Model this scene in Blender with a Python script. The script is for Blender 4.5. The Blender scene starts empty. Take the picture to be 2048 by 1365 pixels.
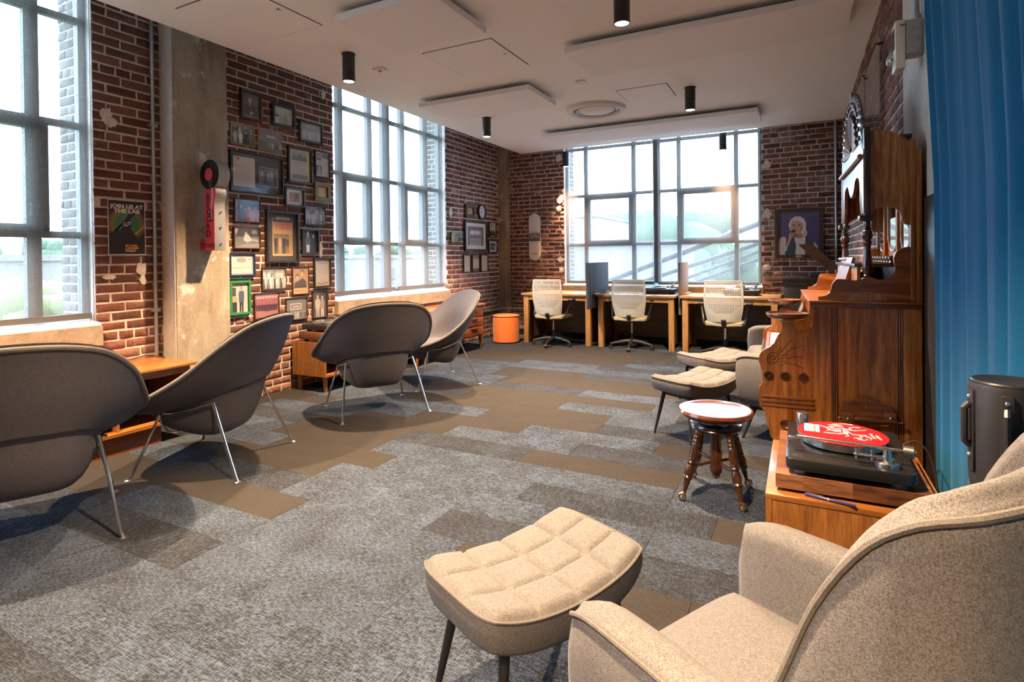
import bpy, bmesh, math, random
from mathutils import Vector, Matrix, Euler
random.seed(7)
S = bpy.context.scene
COL = S.collection
PI = math.pi
# ---------------------------------------------------------------- camera
FPX, CYPX, CAMH = 1108.6, 525.8, 1.3
YAW, PITCH, ROLL = (math.radians(a) for a in (27.426, .4218, .6794))
_f = Vector((-math.sin(YAW)*math.cos(PITCH), math.cos(YAW)*math.cos(PITCH), -math.sin(PITCH)))
_r = Vector((math.cos(YAW), math.sin(YAW), 0))
_d = _f.cross(_r)
CR = _r*math.cos(ROLL) + _d*math.sin(ROLL)
CD = -_r*math.sin(ROLL) + _d*math.cos(ROLL)
CF = _f
CAM = Vector((0, 0, CAMH))
cd_ = bpy.data.cameras.new('camera'); cam = bpy.data.objects.new('camera', cd_); COL.objects.link(cam)
cd_.sensor_width = 36; cd_.lens = FPX/2048*36; cd_.shift_y = -(682.5-CYPX)/2048; cd_.clip_start = .02; cd_.clip_end = 500
m = Matrix.Identity(4)
for i in range(3):
    m[i][0] = CR[i]; m[i][1] = -CD[i]; m[i][2] = -CF[i]; m[i][3] = CAM[i]
cam.matrix_world = m
S.camera = cam
# ---------------------------------------------------------------- world and exposure
W = bpy.data.worlds.new('sky'); S.world = W; W.use_nodes = True
wn = W.node_tree.nodes; wl = W.node_tree.links
bg = wn['Background']; SKY = 25.0
tc = wn.new('ShaderNodeTexCoord'); mp = wn.new('ShaderNodeMapping'); mp.inputs['Scale'].default_value = (1.6, 1.6, 5)
nz = wn.new('ShaderNodeTexNoise'); nz.inputs['Scale'].default_value = 1.6; nz.inputs['Detail'].default_value = 6
cr = wn.new('ShaderNodeValToRGB'); cr.color_ramp.elements[0].position = .38; cr.color_ramp.elements[1].position = .62
cr.color_ramp.elements[0].color = (.37, .62, 1, 1); cr.color_ramp.elements[1].color = (.68, .84, 1, 1)
wl.new(tc.outputs['Generated'], mp.inputs['Vector']); wl.new(mp.outputs['Vector'], nz.inputs['Vector'])
wl.new(nz.outputs['Fac'], cr.inputs['Fac']); wl.new(cr.outputs['Color'], bg.inputs['Color'])
bg.inputs['Strength'].default_value = SKY
S.view_settings.view_transform = 'Standard'; S.view_settings.look = 'None'
S.view_settings.gamma = 1; S.view_settings.use_curve_mapping = False
S.view_settings.exposure = 0.24
SPOT_W = 1080.0                       # watts of each ceiling downlight
SPOT_COL = (1.0, .67, .39)
cy = S.cycles
cy.max_bounces = 7; cy.diffuse_bounces = 4; cy.glossy_bounces = 3; cy.transmission_bounces = 4; cy.transparent_max_bounces = 14
cy.caustics_reflective = False; cy.caustics_refractive = False; cy.sample_clamp_indirect = 6
cy.use_denoising = True
try: cy.denoiser = 'OPENIMAGEDENOISE'
except Exception: pass
# ---------------------------------------------------------------- pixel helpers (photo taken as 2048 x 1365)
def ray(u, v): return CR*((u-1024)/FPX) + CD*((v-CYPX)/FPX) + CF
def FL(u, v, z=0.0):
    d = ray(u, v); return CAM + d*((z-CAMH)/d.z)
def OX(u, v, x):
    d = ray(u, v); return CAM + d*(x/d.x)
def OY(u, v, y):
    d = ray(u, v); return CAM + d*(y/d.y)
def PX(p):
    q = Vector(p)-CAM; w = q.dot(CF)
    if w < .05: return None
    return (q.dot(CR)/w*FPX+1024, q.dot(CD)/w*FPX+CYPX, w)
# ---------------------------------------------------------------- mesh builder
class B:
    def __init__(s): s.bm = bmesh.new()
    def box(s, x0, y0, z0, x1, y1, z1, bev=0, seg=2):
        vs = [s.bm.verts.new((x, y, z)) for x in (x0, x1) for y in (y0, y1) for z in (z0, z1)]
        fs = [s.bm.faces.new([vs[i] for i in q]) for q in ((0,1,3,2),(4,6,7,5),(0,4,5,1),(2,3,7,6),(0,2,6,4),(1,5,7,3))]
        if bev:
            es = list({e for f in fs for e in f.edges})
            bmesh.ops.bevel(s.bm, geom=es, offset=bev, segments=seg, profile=.5, affect='EDGES')
        return s
    def tube(s, pts, r, n=8, cap=True, closed=False):
        pts = [Vector(p) for p in pts]; N = len(pts)
        rs = r if isinstance(r, (list, tuple)) else [r]*N
        rings = []; up = None
        for i, p in enumerate(pts):
            if closed: t = pts[(i+1) % N]-pts[i-1]
            else: t = pts[min(i+1, N-1)]-pts[max(i-1, 0)]
            t.normalize()
            if up is None:
                up = Vector((0,0,1)) if abs(t.z) < .9 else Vector((1,0,0))
            a = up - t*up.dot(t)
            if a.length < 1e-6: a = t.orthogonal()
            a.normalize(); up = a; b = t.cross(a)
            rings.append([s.bm.verts.new(p+(a*math.cos(2*PI*k/n)+b*math.sin(2*PI*k/n))*rs[i]) for k in range(n)])
        M_ = N if closed else N-1
        for i in range(M_):
            A, C = rings[i], rings[(i+1) % N]
            for k in range(n): s.bm.faces.new((A[k], A[(k+1) % n], C[(k+1) % n], C[k]))
        if cap and not closed:
            s.bm.faces.new(rings[0][::-1]); s.bm.faces.new(rings[-1])
        return s
    def cyl(s, p0, p1, r0, r1=None, n=20): return s.tube([p0, p1], [r0, r0 if r1 is None else r1], n)
    def lathe(s, prof, c=(0,0,0), n=28, axis='z', ring=False):
        rings = []; prof = list(prof)+[prof[0]] if ring else prof
        for r, z in prof:
            ring = []
            if r < 1e-5: ring = [s.bm.verts.new(s._ax(c, 0, 0, z, axis))]
            else: ring = [s.bm.verts.new(s._ax(c, r*math.cos(2*PI*k/n), r*math.sin(2*PI*k/n), z, axis)) for k in range(n)]
            rings.append(ring)
        for A, C in zip(rings, rings[1:]):
            if len(A) == 1 and len(C) == 1: continue
            for k in range(n):
                k2 = (k+1) % n
                if len(A) == 1: s.bm.faces.new((A[0], C[k2], C[k]))
                elif len(C) == 1: s.bm.faces.new((A[k], A[k2], C[0]))
                else: s.bm.faces.new((A[k], A[k2], C[k2], C[k]))
        if ring: bmesh.ops.remove_doubles(s.bm, verts=rings[0]+rings[-1], dist=1e-6); return s
        if len(rings[0]) > 1: s.bm.faces.new(rings[0][::-1])
        if len(rings[-1]) > 1: s.bm.faces.new(rings[-1])
        return s
    def _ax(s, c, a, b, z, axis):
        if axis == 'z': v = (a, b, z)
        elif axis == 'y': v = (a, z, b)
        else: v = (z, a, b)
        return (c[0]+v[0], c[1]+v[1], c[2]+v[2])
    def prism(s, poly, fn, t0, t1, bev=0):
        A = [s.bm.verts.new(fn(a, b, t0)) for a, b in poly]; C = [s.bm.verts.new(fn(a, b, t1)) for a, b in poly]
        n = len(poly); fs = [s.bm.faces.new(A), s.bm.faces.new(C[::-1])]
        for i in range(n): fs.append(s.bm.faces.new((A[i], C[i], C[(i+1) % n], A[(i+1) % n])))
        if bev:
            es = [e for f in fs[:2] for e in f.edges]
            bmesh.ops.bevel(s.bm, geom=es, offset=bev, segments=2, profile=.5, affect='EDGES')
        return s
    def grid(s, P, cu=False, cv=False):
        nu, nv = len(P), len(P[0]); V = [[s.bm.verts.new(p) for p in row] for row in P]
        for i in range(nu if cu else nu-1):
            for j in range(nv if cv else nv-1):
                a, b, c, d = V[i][j], V[(i+1) % nu][j], V[(i+1) % nu][(j+1) % nv], V[i][(j+1) % nv]
                try: s.bm.faces.new((a, b, c, d))
                except ValueError: pass
        return s
    def ball(s, c, r, sx=1, sy=1, sz=1, n=16, m=10):
        P = []
        for i in range(m+1):
            t = PI*i/m
            P.append((r*math.sin(t), -r*math.cos(t)))
        k0 = len(s.bm.verts)
        s.bm.verts.ensure_lookup_table()
        bb = B(); bb.lathe([(max(a, 0) if 0 < i < m else 0, z) for i, (a, z) in enumerate(P)], n=n)
        bb.bm.transform(Matrix.Translation(c) @ Matrix.Diagonal((sx, sy, sz, 1)))
        s.join(bb); return s
    def join(s, o):
        me = bpy.data.meshes.new('tmp'); o.bm.to_mesh(me); o.bm.free(); s.bm.from_mesh(me); bpy.data.meshes.remove(me); return s
    def xf(s, M_): s.bm.transform(M_); return s
def loft(ctrl, n):                     # smooth open curve through control points (Catmull-Rom)
    out = []; N = len(ctrl); ctrl = [Vector(c) for c in ctrl]
    for i in range(n):
        t = i/(n-1)*(N-1); k = min(int(t), N-2); f = t-k
        p0 = ctrl[max(k-1, 0)]; p1 = ctrl[k]; p2 = ctrl[k+1]; p3 = ctrl[min(k+2, N-1)]
        out.append(.5*((2*p1)+(p2-p0)*f+(2*p0-5*p1+4*p2-p3)*f*f+(3*p1-p0-3*p2+p3)*f**3))
    return out
def newmesh(name, b, mat, smooth=True, angle=35, recalc=True):
    if recalc: bmesh.ops.recalc_face_normals(b.bm, faces=b.bm.faces[:])
    me = bpy.data.meshes.new(name); b.bm.to_mesh(me); b.bm.free()
    if smooth:
        me.polygons.foreach_set('use_smooth', [True]*len(me.polygons))
        me.set_sharp_from_angle(angle=math.radians(angle))
    if mat is not None:
        for mm in (mat if isinstance(mat, (list, tuple)) else [mat]): me.materials.append(MAT(mm))
    return me
PMAT = {}
def obj(name, b, mat, parent=None, world=False, label=None, smooth=True, angle=35, subd=0):
    me = b if isinstance(b, bpy.types.Mesh) else None
    if me is None:
        if world and parent is not None: b.bm.transform(PMAT[parent.name].inverted())
        me = newmesh(name, b, mat, smooth, angle)
    o = bpy.data.objects.new(name, me); COL.objects.link(o)
    if parent is not None: o.parent = parent
    if label: o['label'] = label
    if subd:
        md = o.modifiers.new('subd', 'SUBSURF'); md.levels = subd; md.render_levels = subd
    return o
def tag(o, label=None, cat=None, group=None, kind=None):
    if label: o['label'] = label
    if cat: o['category'] = cat
    if group: o['group'] = group
    if kind: o['kind'] = kind
    return o
def thing(name, label, cat, loc=(0,0,0), rz=0, group=None):
    o = bpy.data.objects.new(name, None); COL.objects.link(o); o.empty_display_size = .1
    o.location = loc; o.rotation_euler = (0, 0, rz)
    PMAT[o.name] = Matrix.Translation(loc) @ Matrix.Rotation(rz, 4, 'Z')
    return tag(o, label, cat, group)
def struct(name, b, mat, label=None, parent=None, **k):
    o = obj(name, b, mat, parent, **k); o['kind'] = 'structure'
    if label: o['label'] = label
    PMAT[o.name] = Matrix.Identity(4)
    return o
def dup(root, loc, rz, label=None, name=None):
    def cp(o, par):
        c = o.copy(); COL.objects.link(c); c.parent = par
        for ch in o.children: cp(ch, c)
        return c
    r = cp(root, None); r.location = loc; r.rotation_euler = (0, 0, rz)
    PMAT[r.name] = Matrix.Translation(loc) @ Matrix.Rotation(rz, 4, 'Z')
    if label: r['label'] = label
    return r
# ---------------------------------------------------------------- materials
_M = {}
def MAT(n): return _M[n] if isinstance(n, str) else n
def base(name, col=(.5,.5,.5), rough=.5, metal=0, spec=.5, **k):
    mt = bpy.data.materials.new(name); mt.use_nodes = True; nt = mt.node_tree; p = nt.nodes['Principled BSDF']
    p.inputs['Base Color'].default_value = (*col, 1); p.inputs['Roughness'].default_value = rough
    p.inputs['Metallic'].default_value = metal; p.inputs['Specular IOR Level'].default_value = spec
    for a, b in k.items(): p.inputs[a].default_value = b
    _M[name] = mt; return mt, nt, p
def N(nt, t, **k):
    n = nt.nodes.new('ShaderNode'+t)
    for a, b in k.items():
        if a in n.inputs: n.inputs[a].default_value = b
        else: setattr(n, a, b)
    return n
def ramp(nt, fac, stops):
    r = nt.nodes.new('ShaderNodeValToRGB'); e = r.color_ramp.elements
    while len(e) < len(stops): e.new(.5)
    for i, (p, c) in enumerate(stops): e[i].position = p; e[i].color = (*c, 1)
    nt.links.new(fac, r.inputs['Fac']); return r.outputs['Color']
def coords(nt, scale, kind='Object', rnd=False):
    tc = N(nt, 'TexCoord'); mp = N(nt, 'Mapping'); mp.inputs['Scale'].default_value = scale
    nt.links.new(tc.outputs[kind], mp.inputs['Vector'])
    if rnd:
        oi = N(nt, 'ObjectInfo'); ml = N(nt, 'VectorMath', operation='SCALE'); cb = N(nt, 'CombineXYZ')
        nt.links.new(oi.outputs['Random'], cb.inputs[0]); nt.links.new(oi.outputs['Random'], cb.inputs[1]); nt.links.new(oi.outputs['Random'], cb.inputs[2])
        ml.inputs['Scale'].default_value = 57.; nt.links.new(cb.outputs[0], ml.inputs[0]); nt.links.new(ml.outputs[0], mp.inputs['Location'])
    return mp.outputs['Vector']
def noise(nt, vec, scale, detail=4, rough=.55, dist=0):
    n = N(nt, 'TexNoise'); n.inputs['Scale'].default_value = scale; n.inputs['Detail'].default_value = detail
    n.inputs['Roughness'].default_value = rough; n.inputs['Distortion'].default_value = dist
    nt.links.new(vec, n.inputs['Vector']); return n.outputs['Fac']
def bump(nt, p, h, st=.3, dist=.002):
    b = N(nt, 'Bump'); b.inputs['Strength'].default_value = st; b.inputs['Distance'].default_value = dist
    nt.links.new(h, b.inputs['Height']); nt.links.new(b.outputs['Normal'], p.inputs['Normal'])
def mixc(nt, fac, a, b, mode='MIX'):
    mx = N(nt, 'Mix', data_type='RGBA', blend_type=mode)
    for s, v in ((0, fac), (6, a), (7, b)):
        if hasattr(v, 'is_output'): nt.links.new(v, mx.inputs[s])
        else: mx.inputs[s].default_value = v if s == 0 else (*v, 1)
    return mx.outputs[2]
def math_(nt, op, a, b=None):
    n = N(nt, 'Math', operation=op)
    for i, v in enumerate((a, b)):
        if v is None: continue
        if hasattr(v, 'is_output'): nt.links.new(v, n.inputs[i])
        else: n.inputs[i].default_value = v
    return n.outputs[0]
for n_, c_, r_ in (('white_paint', (.62,.60,.57), .6), ('ceil_white', (.80,.785,.765), .8), ('panel_white', (.76,.74,.75), .85), ('panel_edge', (.8,.8,.8), .7),
                   ('black_metal', (.012,.012,.013), .35), ('black_plastic', (.014,.014,.015), .4), ('matte_black', (.01,.01,.011), .55), ('rubber', (.02,.02,.02), .8),
                   ('frame_black', (.018,.016,.015), .35), ('frame_brown', (.055,.028,.015), .4), ('frame_navy', (.012,.02,.045), .35), ('frame_green', (.02,.17,.05), .4),
                   ('frame_gold', (.42,.27,.09), .35), ('frame_olive', (.16,.13,.06), .6), ('paper', (.60,.56,.49), .7), ('paper_white', (.72,.70,.67), .6), ('mat_dark', (.05,.045,.045), .7),
                   ('chair_white', (.40,.415,.41), .45), ('red_print', (.55,.03,.04), .5), ('dark_print', (.02,.02,.025), .6), ('cream_plastic', (.72,.66,.52), .45),
                   ('navy_pen', (.02,.025,.13), .3), ('felt_dark', (.045,.045,.055), .9), ('felt_taupe', (.16,.125,.11), .9), ('felt_stripe', (.20,.17,.16), .9),
                   ('steel_frame', (.105,.095,.088), .5), ('sill_white', (.78,.80,.82), .4), ('duck_green', (.25,.32,.05), .5), ('duck_brown', (.2,.14,.11), .6), ('duck_blue', (.06,.10,.12), .5),
                   ('clock_face', (.62,.60,.64), .4), ('clock_rim', (.02,.018,.03), .35), ('leather_black', (.015,.015,.016), .5), ('baseboard', (.02,.024,.035), .6),
                   ('ext_wall', (.17,.15,.125), .9), ('ext_pink', (.16,.13,.115), .9), ('asphalt', (.14,.145,.155), .9), ('grass', (.05,.075,.03), .9), ('rod_grey', (.05,.055,.06), .5),
                   ('leaf', (.036,.064,.026), .8), ('leaf_lime', (.10,.125,.03), .8), ('car_red', (.16,.012,.02), .4), ('car_grey', (.15,.16,.17), .4), ('bark', (.08,.06,.04), .9), ('orange_brown', (.5,.15,.02), .45)):
    base(n_, c_, r_)
base('chrome', (.78,.78,.79), .12, 1); base('steel', (.55,.56,.58), .3, 1); base('alu', (.62,.63,.65), .25, 1); base('brass', (.6,.42,.16), .3, 1)
base('galv', (.46,.50,.52), .4, .85); base('mirror', (.85,.86,.87), .02, 1); base('sign_grey', (.30,.30,.29), .45, .6); base('claw', (.16,.10,.04), .35, .7)
base('red_label', (.72,.012,.02), .3); base('vinyl_black', (.012,.012,.013), .22); base('pink_letter', (.86,.72,.72), .5); base('white_letter', (.78,.76,.74), .5); base('orange_letter', (.80,.36,.02), .5); base('black_letter', (.015,.015,.015), .5)
base('red_letter', (.62,.05,.02), .5); base('yellow_line', (.8,.55,.03), .5); base('screen_red', (.8,.1,.05), .4)
base('crystal', (.9,.9,.92), .08, 0, .5, **{'Transmission Weight': .9})
def glow(name, col, st):
    mt, nt, p = base(name, (.9,.9,.9), .5); p.inputs['Emission Color'].default_value = (*col, 1); p.inputs['Emission Strength'].default_value = st
glow('lamp_glow', (1, .80, .56), 14)
def seethru(name, tint, fac, col, rough=.05, translucent=False):      # transparent mixed with a surface
    mt = bpy.data.materials.new(name); mt.use_nodes = True; nt = mt.node_tree; nt.nodes.clear(); o = N(nt, 'OutputMaterial')
    t = N(nt, 'BsdfTransparent'); t.inputs['Color'].default_value = (*tint, 1)
    mx = N(nt, 'MixShader'); mx.inputs[0].default_value = fac
    if translucent:
        d = N(nt, 'BsdfDiffuse'); d.inputs['Color'].default_value = (*col, 1); l = N(nt, 'BsdfTranslucent'); l.inputs['Color'].default_value = (*col, 1)
        g = N(nt, 'MixShader'); g.inputs[0].default_value = .5; nt.links.new(d.outputs[0], g.inputs[1]); nt.links.new(l.outputs[0], g.inputs[2])
        vec = coords(nt, (1,1,1)); n1 = noise(nt, coords(nt, (260,260,6)), 1, 2); n2 = noise(nt, coords(nt, (5,5,260)), 1, 2)
        s = math_(nt, 'ADD', n1, n2); s = math_(nt, 'MULTIPLY', math_(nt, 'SUBTRACT', s, 1.0), .55); nt.links.new(math_(nt, 'ADD', s, fac), mx.inputs[0])
    else:
        g = N(nt, 'BsdfGlossy'); g.inputs['Color'].default_value = (*col, 1); g.inputs['Roughness'].default_value = rough
    nt.links.new(t.outputs[0], mx.inputs[1]); nt.links.new(g.outputs[0], mx.inputs[2]); nt.links.new(mx.outputs[0], o.inputs['Surface']); _M[name] = mt
seethru('glass', (.97,.985,.98), .05, (1,1,1)); seethru('acrylic', (.95,.93,.92), .30, (1,1,1), .04)
seethru('frame_glass', (1,1,1), .035, (1,1,1), .05)
seethru('shade_cloth', (.98,.98,.98), .56, (.215,.19,.17), translucent=True)
seethru('lens_plastic', (.93,.93,.95), .25, (1,1,1), .1)
def wood(name, dark, mid, light, axis='x', scale=1., rough=.35, coat=.15, fig=1.):
    mt, nt, p = base(name, mid, rough); p.inputs['Coat Weight'].default_value = coat; p.inputs['Coat Roughness'].default_value = .15
    sc = {'x': (1.2, 14, 14), 'y': (14, 1.2, 14), 'z': (14, 14, 1.2)}[axis]
    v = coords(nt, tuple(s*scale for s in sc), rnd=True)
    n1 = noise(nt, v, 1.6, 6, .6, 1.2*fig); n2 = noise(nt, v, 9, 3, .6)
    c = ramp(nt, n1, [(.30, dark), (.5, mid), (.70, light)])
    c2 = ramp(nt, n2, [(.35, (.55,.5,.45)), (.6, (1,1,1))])
    nt.links.new(mixc(nt, .6, c, c2, 'MULTIPLY'), p.inputs['Base Color']); bump(nt, p, n2, .12, .001)
wood('organ_z', (0.108,0.032,0.007), (0.318,0.111,0.021), (0.487,0.196,0.046), 'z', 1.0, .32, .3)
wood('organ_x', (0.081,0.024,0.007), (0.230,0.075,0.017), (0.366,0.135,0.035), 'x', 1.0, .32, .3)
wood('organ_y', (0.140,0.041,0.010), (0.314,0.102,0.023), (0.495,0.181,0.046), 'y', 1.0, .32, .3)
wood('organ_fig', (0.095,0.033,0.008), (0.309,0.123,0.028), (0.505,0.231,0.063), 'z', .8, .3, .35, 2.2)
wood('organ_dark', (.012,.006,.004), (.028,.013,.008), (.055,.024,.012), 'z', 1, .3, .3)
wood('organ_brown', (0.048,0.017,0.007), (0.128,0.045,0.018), (0.209,0.078,0.030), 'x', 1, .3, .3)
wood('organ_reed', (.07,.022,.006), (.17,.055,.014), (.27,.095,.024), 'z', 1, .28, .4)
wood('stool_wood', (0.019,0.006,0.002), (0.043,0.015,0.005), (0.081,0.029,0.009), 'z', 1.2, .22, .5)
wood('stool_top', (0.072,0.019,0.005), (0.145,0.041,0.010), (0.221,0.072,0.020), 'x', 1, .16, .8)
wood('teak_x', (0.173,0.054,0.010), (0.274,0.097,0.019), (0.360,0.144,0.032), 'x', 1, .35, .25)
wood('teak_y', (0.187,0.058,0.011), (0.296,0.105,0.021), (0.390,0.156,0.035), 'y', 1, .35, .25)
wood('teak_z', (0.158,0.054,0.010), (0.259,0.101,0.022), (0.360,0.151,0.036), 'z', 1.6, .4, .2)
wood('rose_y', (.10,.025,.010), (.20,.055,.018), (.32,.10,.03), 'y', 1, .35, .3)
wood('oak_x', (0.317,0.167,0.057), (0.405,0.224,0.084), (0.493,0.295,0.123), 'x', 1, .4, .2, .6)
wood('oak_z', (0.281,0.145,0.047), (0.365,0.200,0.072), (0.442,0.259,0.106), 'z', 1, .45, .15, .6)
wood('walnut_panel', (.10,.05,.022), (.16,.085,.038), (.22,.125,.06), 'x', .7, .5, .1, 1.5)
wood('butcher_a', (0.060,0.021,0.008), (0.165,0.064,0.027), (0.240,0.105,0.049), 'x', 1.3, .4, .15, 2)
wood('butcher_b', (0.084,0.033,0.014), (0.203,0.086,0.038), (0.277,0.128,0.060), 'x', 1.3, .4, .15, 2)
wood('butcher_c', (0.042,0.016,0.007), (0.120,0.044,0.019), (0.188,0.071,0.032), 'x', 1.3, .4, .15, 2)
wood('victrola', (.018,.010,.006), (.045,.026,.016), (.075,.044,.027), 'z', 1, .45, .1)
def fabric(name, a, b, sc=420, rough=.95, sheen=.25, st=.35):
    mt, nt, p = base(name, a, rough, 0, .2); p.inputs['Sheen Weight'].default_value = sheen; p.inputs['Sheen Roughness'].default_value = .4
    v = coords(nt, (1,1,1)); n1 = noise(nt, v, sc, 2, .7); n2 = noise(nt, v, sc*.23, 3)
    s = math_(nt, 'ADD', math_(nt, 'MULTIPLY', n1, .82), math_(nt, 'MULTIPLY', n2, .18))
    nt.links.new(ramp(nt, s, [(.36, a), (.62, b)]), p.inputs['Base Color']); bump(nt, p, n1, st, .0015)
fabric('tweed', (.078,.075,.076), (.19,.182,.18), sheen=.06); fabric('tweed_womb', (.048,.047,.058), (.118,.115,.135), 500, sheen=.04); fabric('piping', (.085,.078,.074), (.17,.158,.15), 600, sheen=.02)
fabric('pouf_orange', (.48,.10,.02), (.70,.21,.06), 240); fabric('velvet_blue', (.004,.07,.165), (.010,.125,.25), 700, .85, .12, .15)
# brick, mortar, plaster, concrete
def brickmat(name, stops, smear, smear_amt):
    mt, nt, p = base(name, (.2,.06,.04), .88, 0, .25)
    oi = N(nt, 'ObjectInfo'); ge = N(nt, 'NewGeometry')
    rnd = math_(nt, 'FRACT', math_(nt, 'ADD', math_(nt, 'MULTIPLY', oi.outputs['Random'], 3.7), math_(nt, 'MULTIPLY', ge.outputs['Random Per Island'], 5.3)))
    c = ramp(nt, rnd, stops)
    mp = N(nt, 'Mapping'); mp.inputs['Scale'].default_value = (1,1,1); nt.links.new(ge.outputs['Position'], mp.inputs['Vector']); v = mp.outputs['Vector']
    n1 = noise(nt, v, 55, 5, .65); n2 = noise(nt, v, 2.1, 5, .62); n3 = noise(nt, v, 16, 4, .7)
    c = mixc(nt, .75, c, ramp(nt, n1, [(.25, (.45,.42,.40)), (.7, (1.15,1.12,1.1))]), 'MULTIPLY')
    s = math_(nt, 'ADD', math_(nt, 'MULTIPLY', n2, .55), math_(nt, 'MULTIPLY', n3, .45))
    fac = N(nt, 'MapRange'); fac.inputs['From Min'].default_value = smear_amt; fac.inputs['From Max'].default_value = smear_amt+.11
    nt.links.new(s, fac.inputs['Value'])
    c = mixc(nt, math_(nt, 'MULTIPLY', fac.outputs[0], .75), c, smear)
    nt.links.new(c, p.inputs['Base Color']); bump(nt, p, math_(nt, 'ADD', n1, math_(nt, 'MULTIPLY', n3, .6)), .55, .004)
RED = [(0, (.088,.042,.034)), (.3, (.135,.056,.043)), (.55, (.175,.070,.052)), (.78, (.125,.064,.052)), (1, (.215,.098,.074))]
brickmat('brick_red', RED, (.36,.31,.27), .575)
brickmat('brick_worn', [(a, tuple(x*1.35+.01 for x in c)) for a, c in RED], (.46,.38,.31), .53)  # worn and smeared; paler also because warm lamplight is put into the colour
brickmat('brick_tan', [(0, (.14,.125,.10)), (.5, (.165,.148,.12)), (1, (.19,.168,.138))], (.21,.19,.16), .60)
def rough_surface(name, cols, sc, st=.6, extra=None, rough=.9):
    mt, nt, p = base(name, cols[1], rough, 0, .25); ge = N(nt, 'NewGeometry'); v = ge.outputs['Position']
    mp = N(nt, 'Mapping'); mp.inputs['Scale'].default_value = extra or (1,1,1); nt.links.new(v, mp.inputs['Vector'])
    n1 = noise(nt, mp.outputs['Vector'], sc, 8, .65, .4); n2 = noise(nt, v, 60, 4, .6); n3 = noise(nt, v, 3.2, 5, .7)
    c = ramp(nt, n1, [(.30, cols[0]), (.5, cols[1]), (.68, cols[2])])
    if len(cols) > 3:
        fac = N(nt, 'MapRange'); fac.inputs['From Min'].default_value = .60; fac.inputs['From Max'].default_value = .66; nt.links.new(n3, fac.inputs['Value'])
        c = mixc(nt, fac.outputs[0], c, cols[3])
    c = mixc(nt, .5, c, ramp(nt, n2, [(.3, (.6,.6,.6)), (.65, (1.1,1.1,1.1))]), 'MULTIPLY')
    nt.links.new(c, p.inputs['Base Color']); bump(nt, p, math_(nt, 'ADD', n1, math_(nt, 'MULTIPLY', n2, .4)), st, .006)
rough_surface('mortar', [(.44,.36,.31), (.55,.47,.41), (.63,.56,.50)], 9)
rough_surface('concrete', [(.19,.155,.115), (.30,.255,.195), (.38,.34,.275), (.52,.49,.44)], 5, .5, (1,1,.28))
rough_surface('plaster', [(.50,.44,.38), (.60,.54,.48), (.70,.65,.60)], 12, .7)
rough_surface('concrete_pale', [(.44,.40,.34), (.54,.51,.45), (.62,.60,.55)], 4, .4, (1,1,.3))
rough_surface('concrete_sill', [(.22,.165,.12), (.29,.23,.175), (.35,.29,.225)], 7, .4)
# carpet
def carpet(name, dark, light, lo, hi, rot):
    mt, nt, p = base(name, dark, .97, 0, .1)
    sx = (38, 330, 1) if not rot else (330, 38, 1)
    v = coords(nt, sx, rnd=True); n1 = noise(nt, v, 1, 3, .62)
    sy = (330, 55, 1) if not rot else (55, 330, 1)
    n4 = noise(nt, coords(nt, sy, rnd=True), 1, 2, .6)
    v2 = coords(nt, (1,1,1), rnd=True); n2 = noise(nt, v2, 330, 2, .7); n3 = noise(nt, v2, 5, 3, .6)
    s = math_(nt, 'ADD', math_(nt, 'MULTIPLY', n1, .40), math_(nt, 'MULTIPLY', n4, .30)); s = math_(nt, 'ADD', s, math_(nt, 'MULTIPLY', n2, .18)); s = math_(nt, 'ADD', s, math_(nt, 'MULTIPLY', n3, .12))
    nt.links.new(ramp(nt, s, [(lo, dark), ((lo+hi)/2, tuple((a*1.6+b)/2.6 for a, b in zip(dark, light))), (hi, light)]), p.inputs['Base Color']); bump(nt, p, n2, .8, .004)
DK = (.0155,.015,.018); LT = (.076,.106,.156)
for r_ in (0, 1):
    carpet('carpet_light%d' % r_, DK, LT, .44, .57, r_); carpet('carpet_mid%d' % r_, DK, (.066,.088,.122), .455, .61, r_); carpet('carpet_taupe%d' % r_, (.024,.0215,.0205), (.052,.047,.044), .38, .64, r_)
# printed pictures: colour comes with the mesh (flat print)
mt, nt, p = base('print', (.5,.5,.5), .45); at = N(nt, 'Attribute'); at.attribute_name = 'Col'; nt.links.new(at.outputs['Color'], p.inputs['Base Color'])
mt, nt, p = base('photo_bw', (.5,.5,.5), .4)
# ---------------------------------------------------------------- room shell
XL, YB, XR, ZC, ZT, YF = -4.62, 8.56, .52, 3.045, 3.95, -2.6
XO, YO = -5.08, 9.0                  # outer wall faces
W1Y, W2Y, W3X = (-.66, 2.215), (4.59, 6.80), (-3.455, -.475)
ZS = .88                             # window sill level
b = B()
for y0, y1 in ((YF, W1Y[0]), (W1Y[1], W2Y[0]), (W2Y[1], YO)): b.box(XO, y0, -.3, XL, y1, ZT)
for y0, y1 in (W1Y, W2Y): b.box(XO, y0, -.3, XL, y1, ZS-.02).box(XO, y0, 3.72, XL, y1, ZT)
wall_left = struct('wall_left', b, 'mortar', 'old red brick wall with two tall steel windows and a gallery of frames', smooth=False)
b = B()
for x0, x1 in ((XL, W3X[0]), (W3X[1], XR+.3)): b.box(x0, YB, -.3, x1, YO, ZT)
b.box(W3X[0], YB, -.3, W3X[1], YO, ZS-.02).box(W3X[0], YB, 3.72, W3X[1], YO, ZT)
wall_back = struct('wall_back', b, 'mortar', 'red brick end wall with one wide steel window', smooth=False)
wall_right = struct('wall_right', B().box(XR, YF, -.3, XR+.3, YB, ZT), 'mortar', 'old brick side wall behind the reed organ', smooth=False)
wall_front = struct('wall_front', B().box(XO, YF-.2, -.3, XR+.3, YF, ZT), 'concrete', 'plain wall behind the camera', smooth=False)
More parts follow.
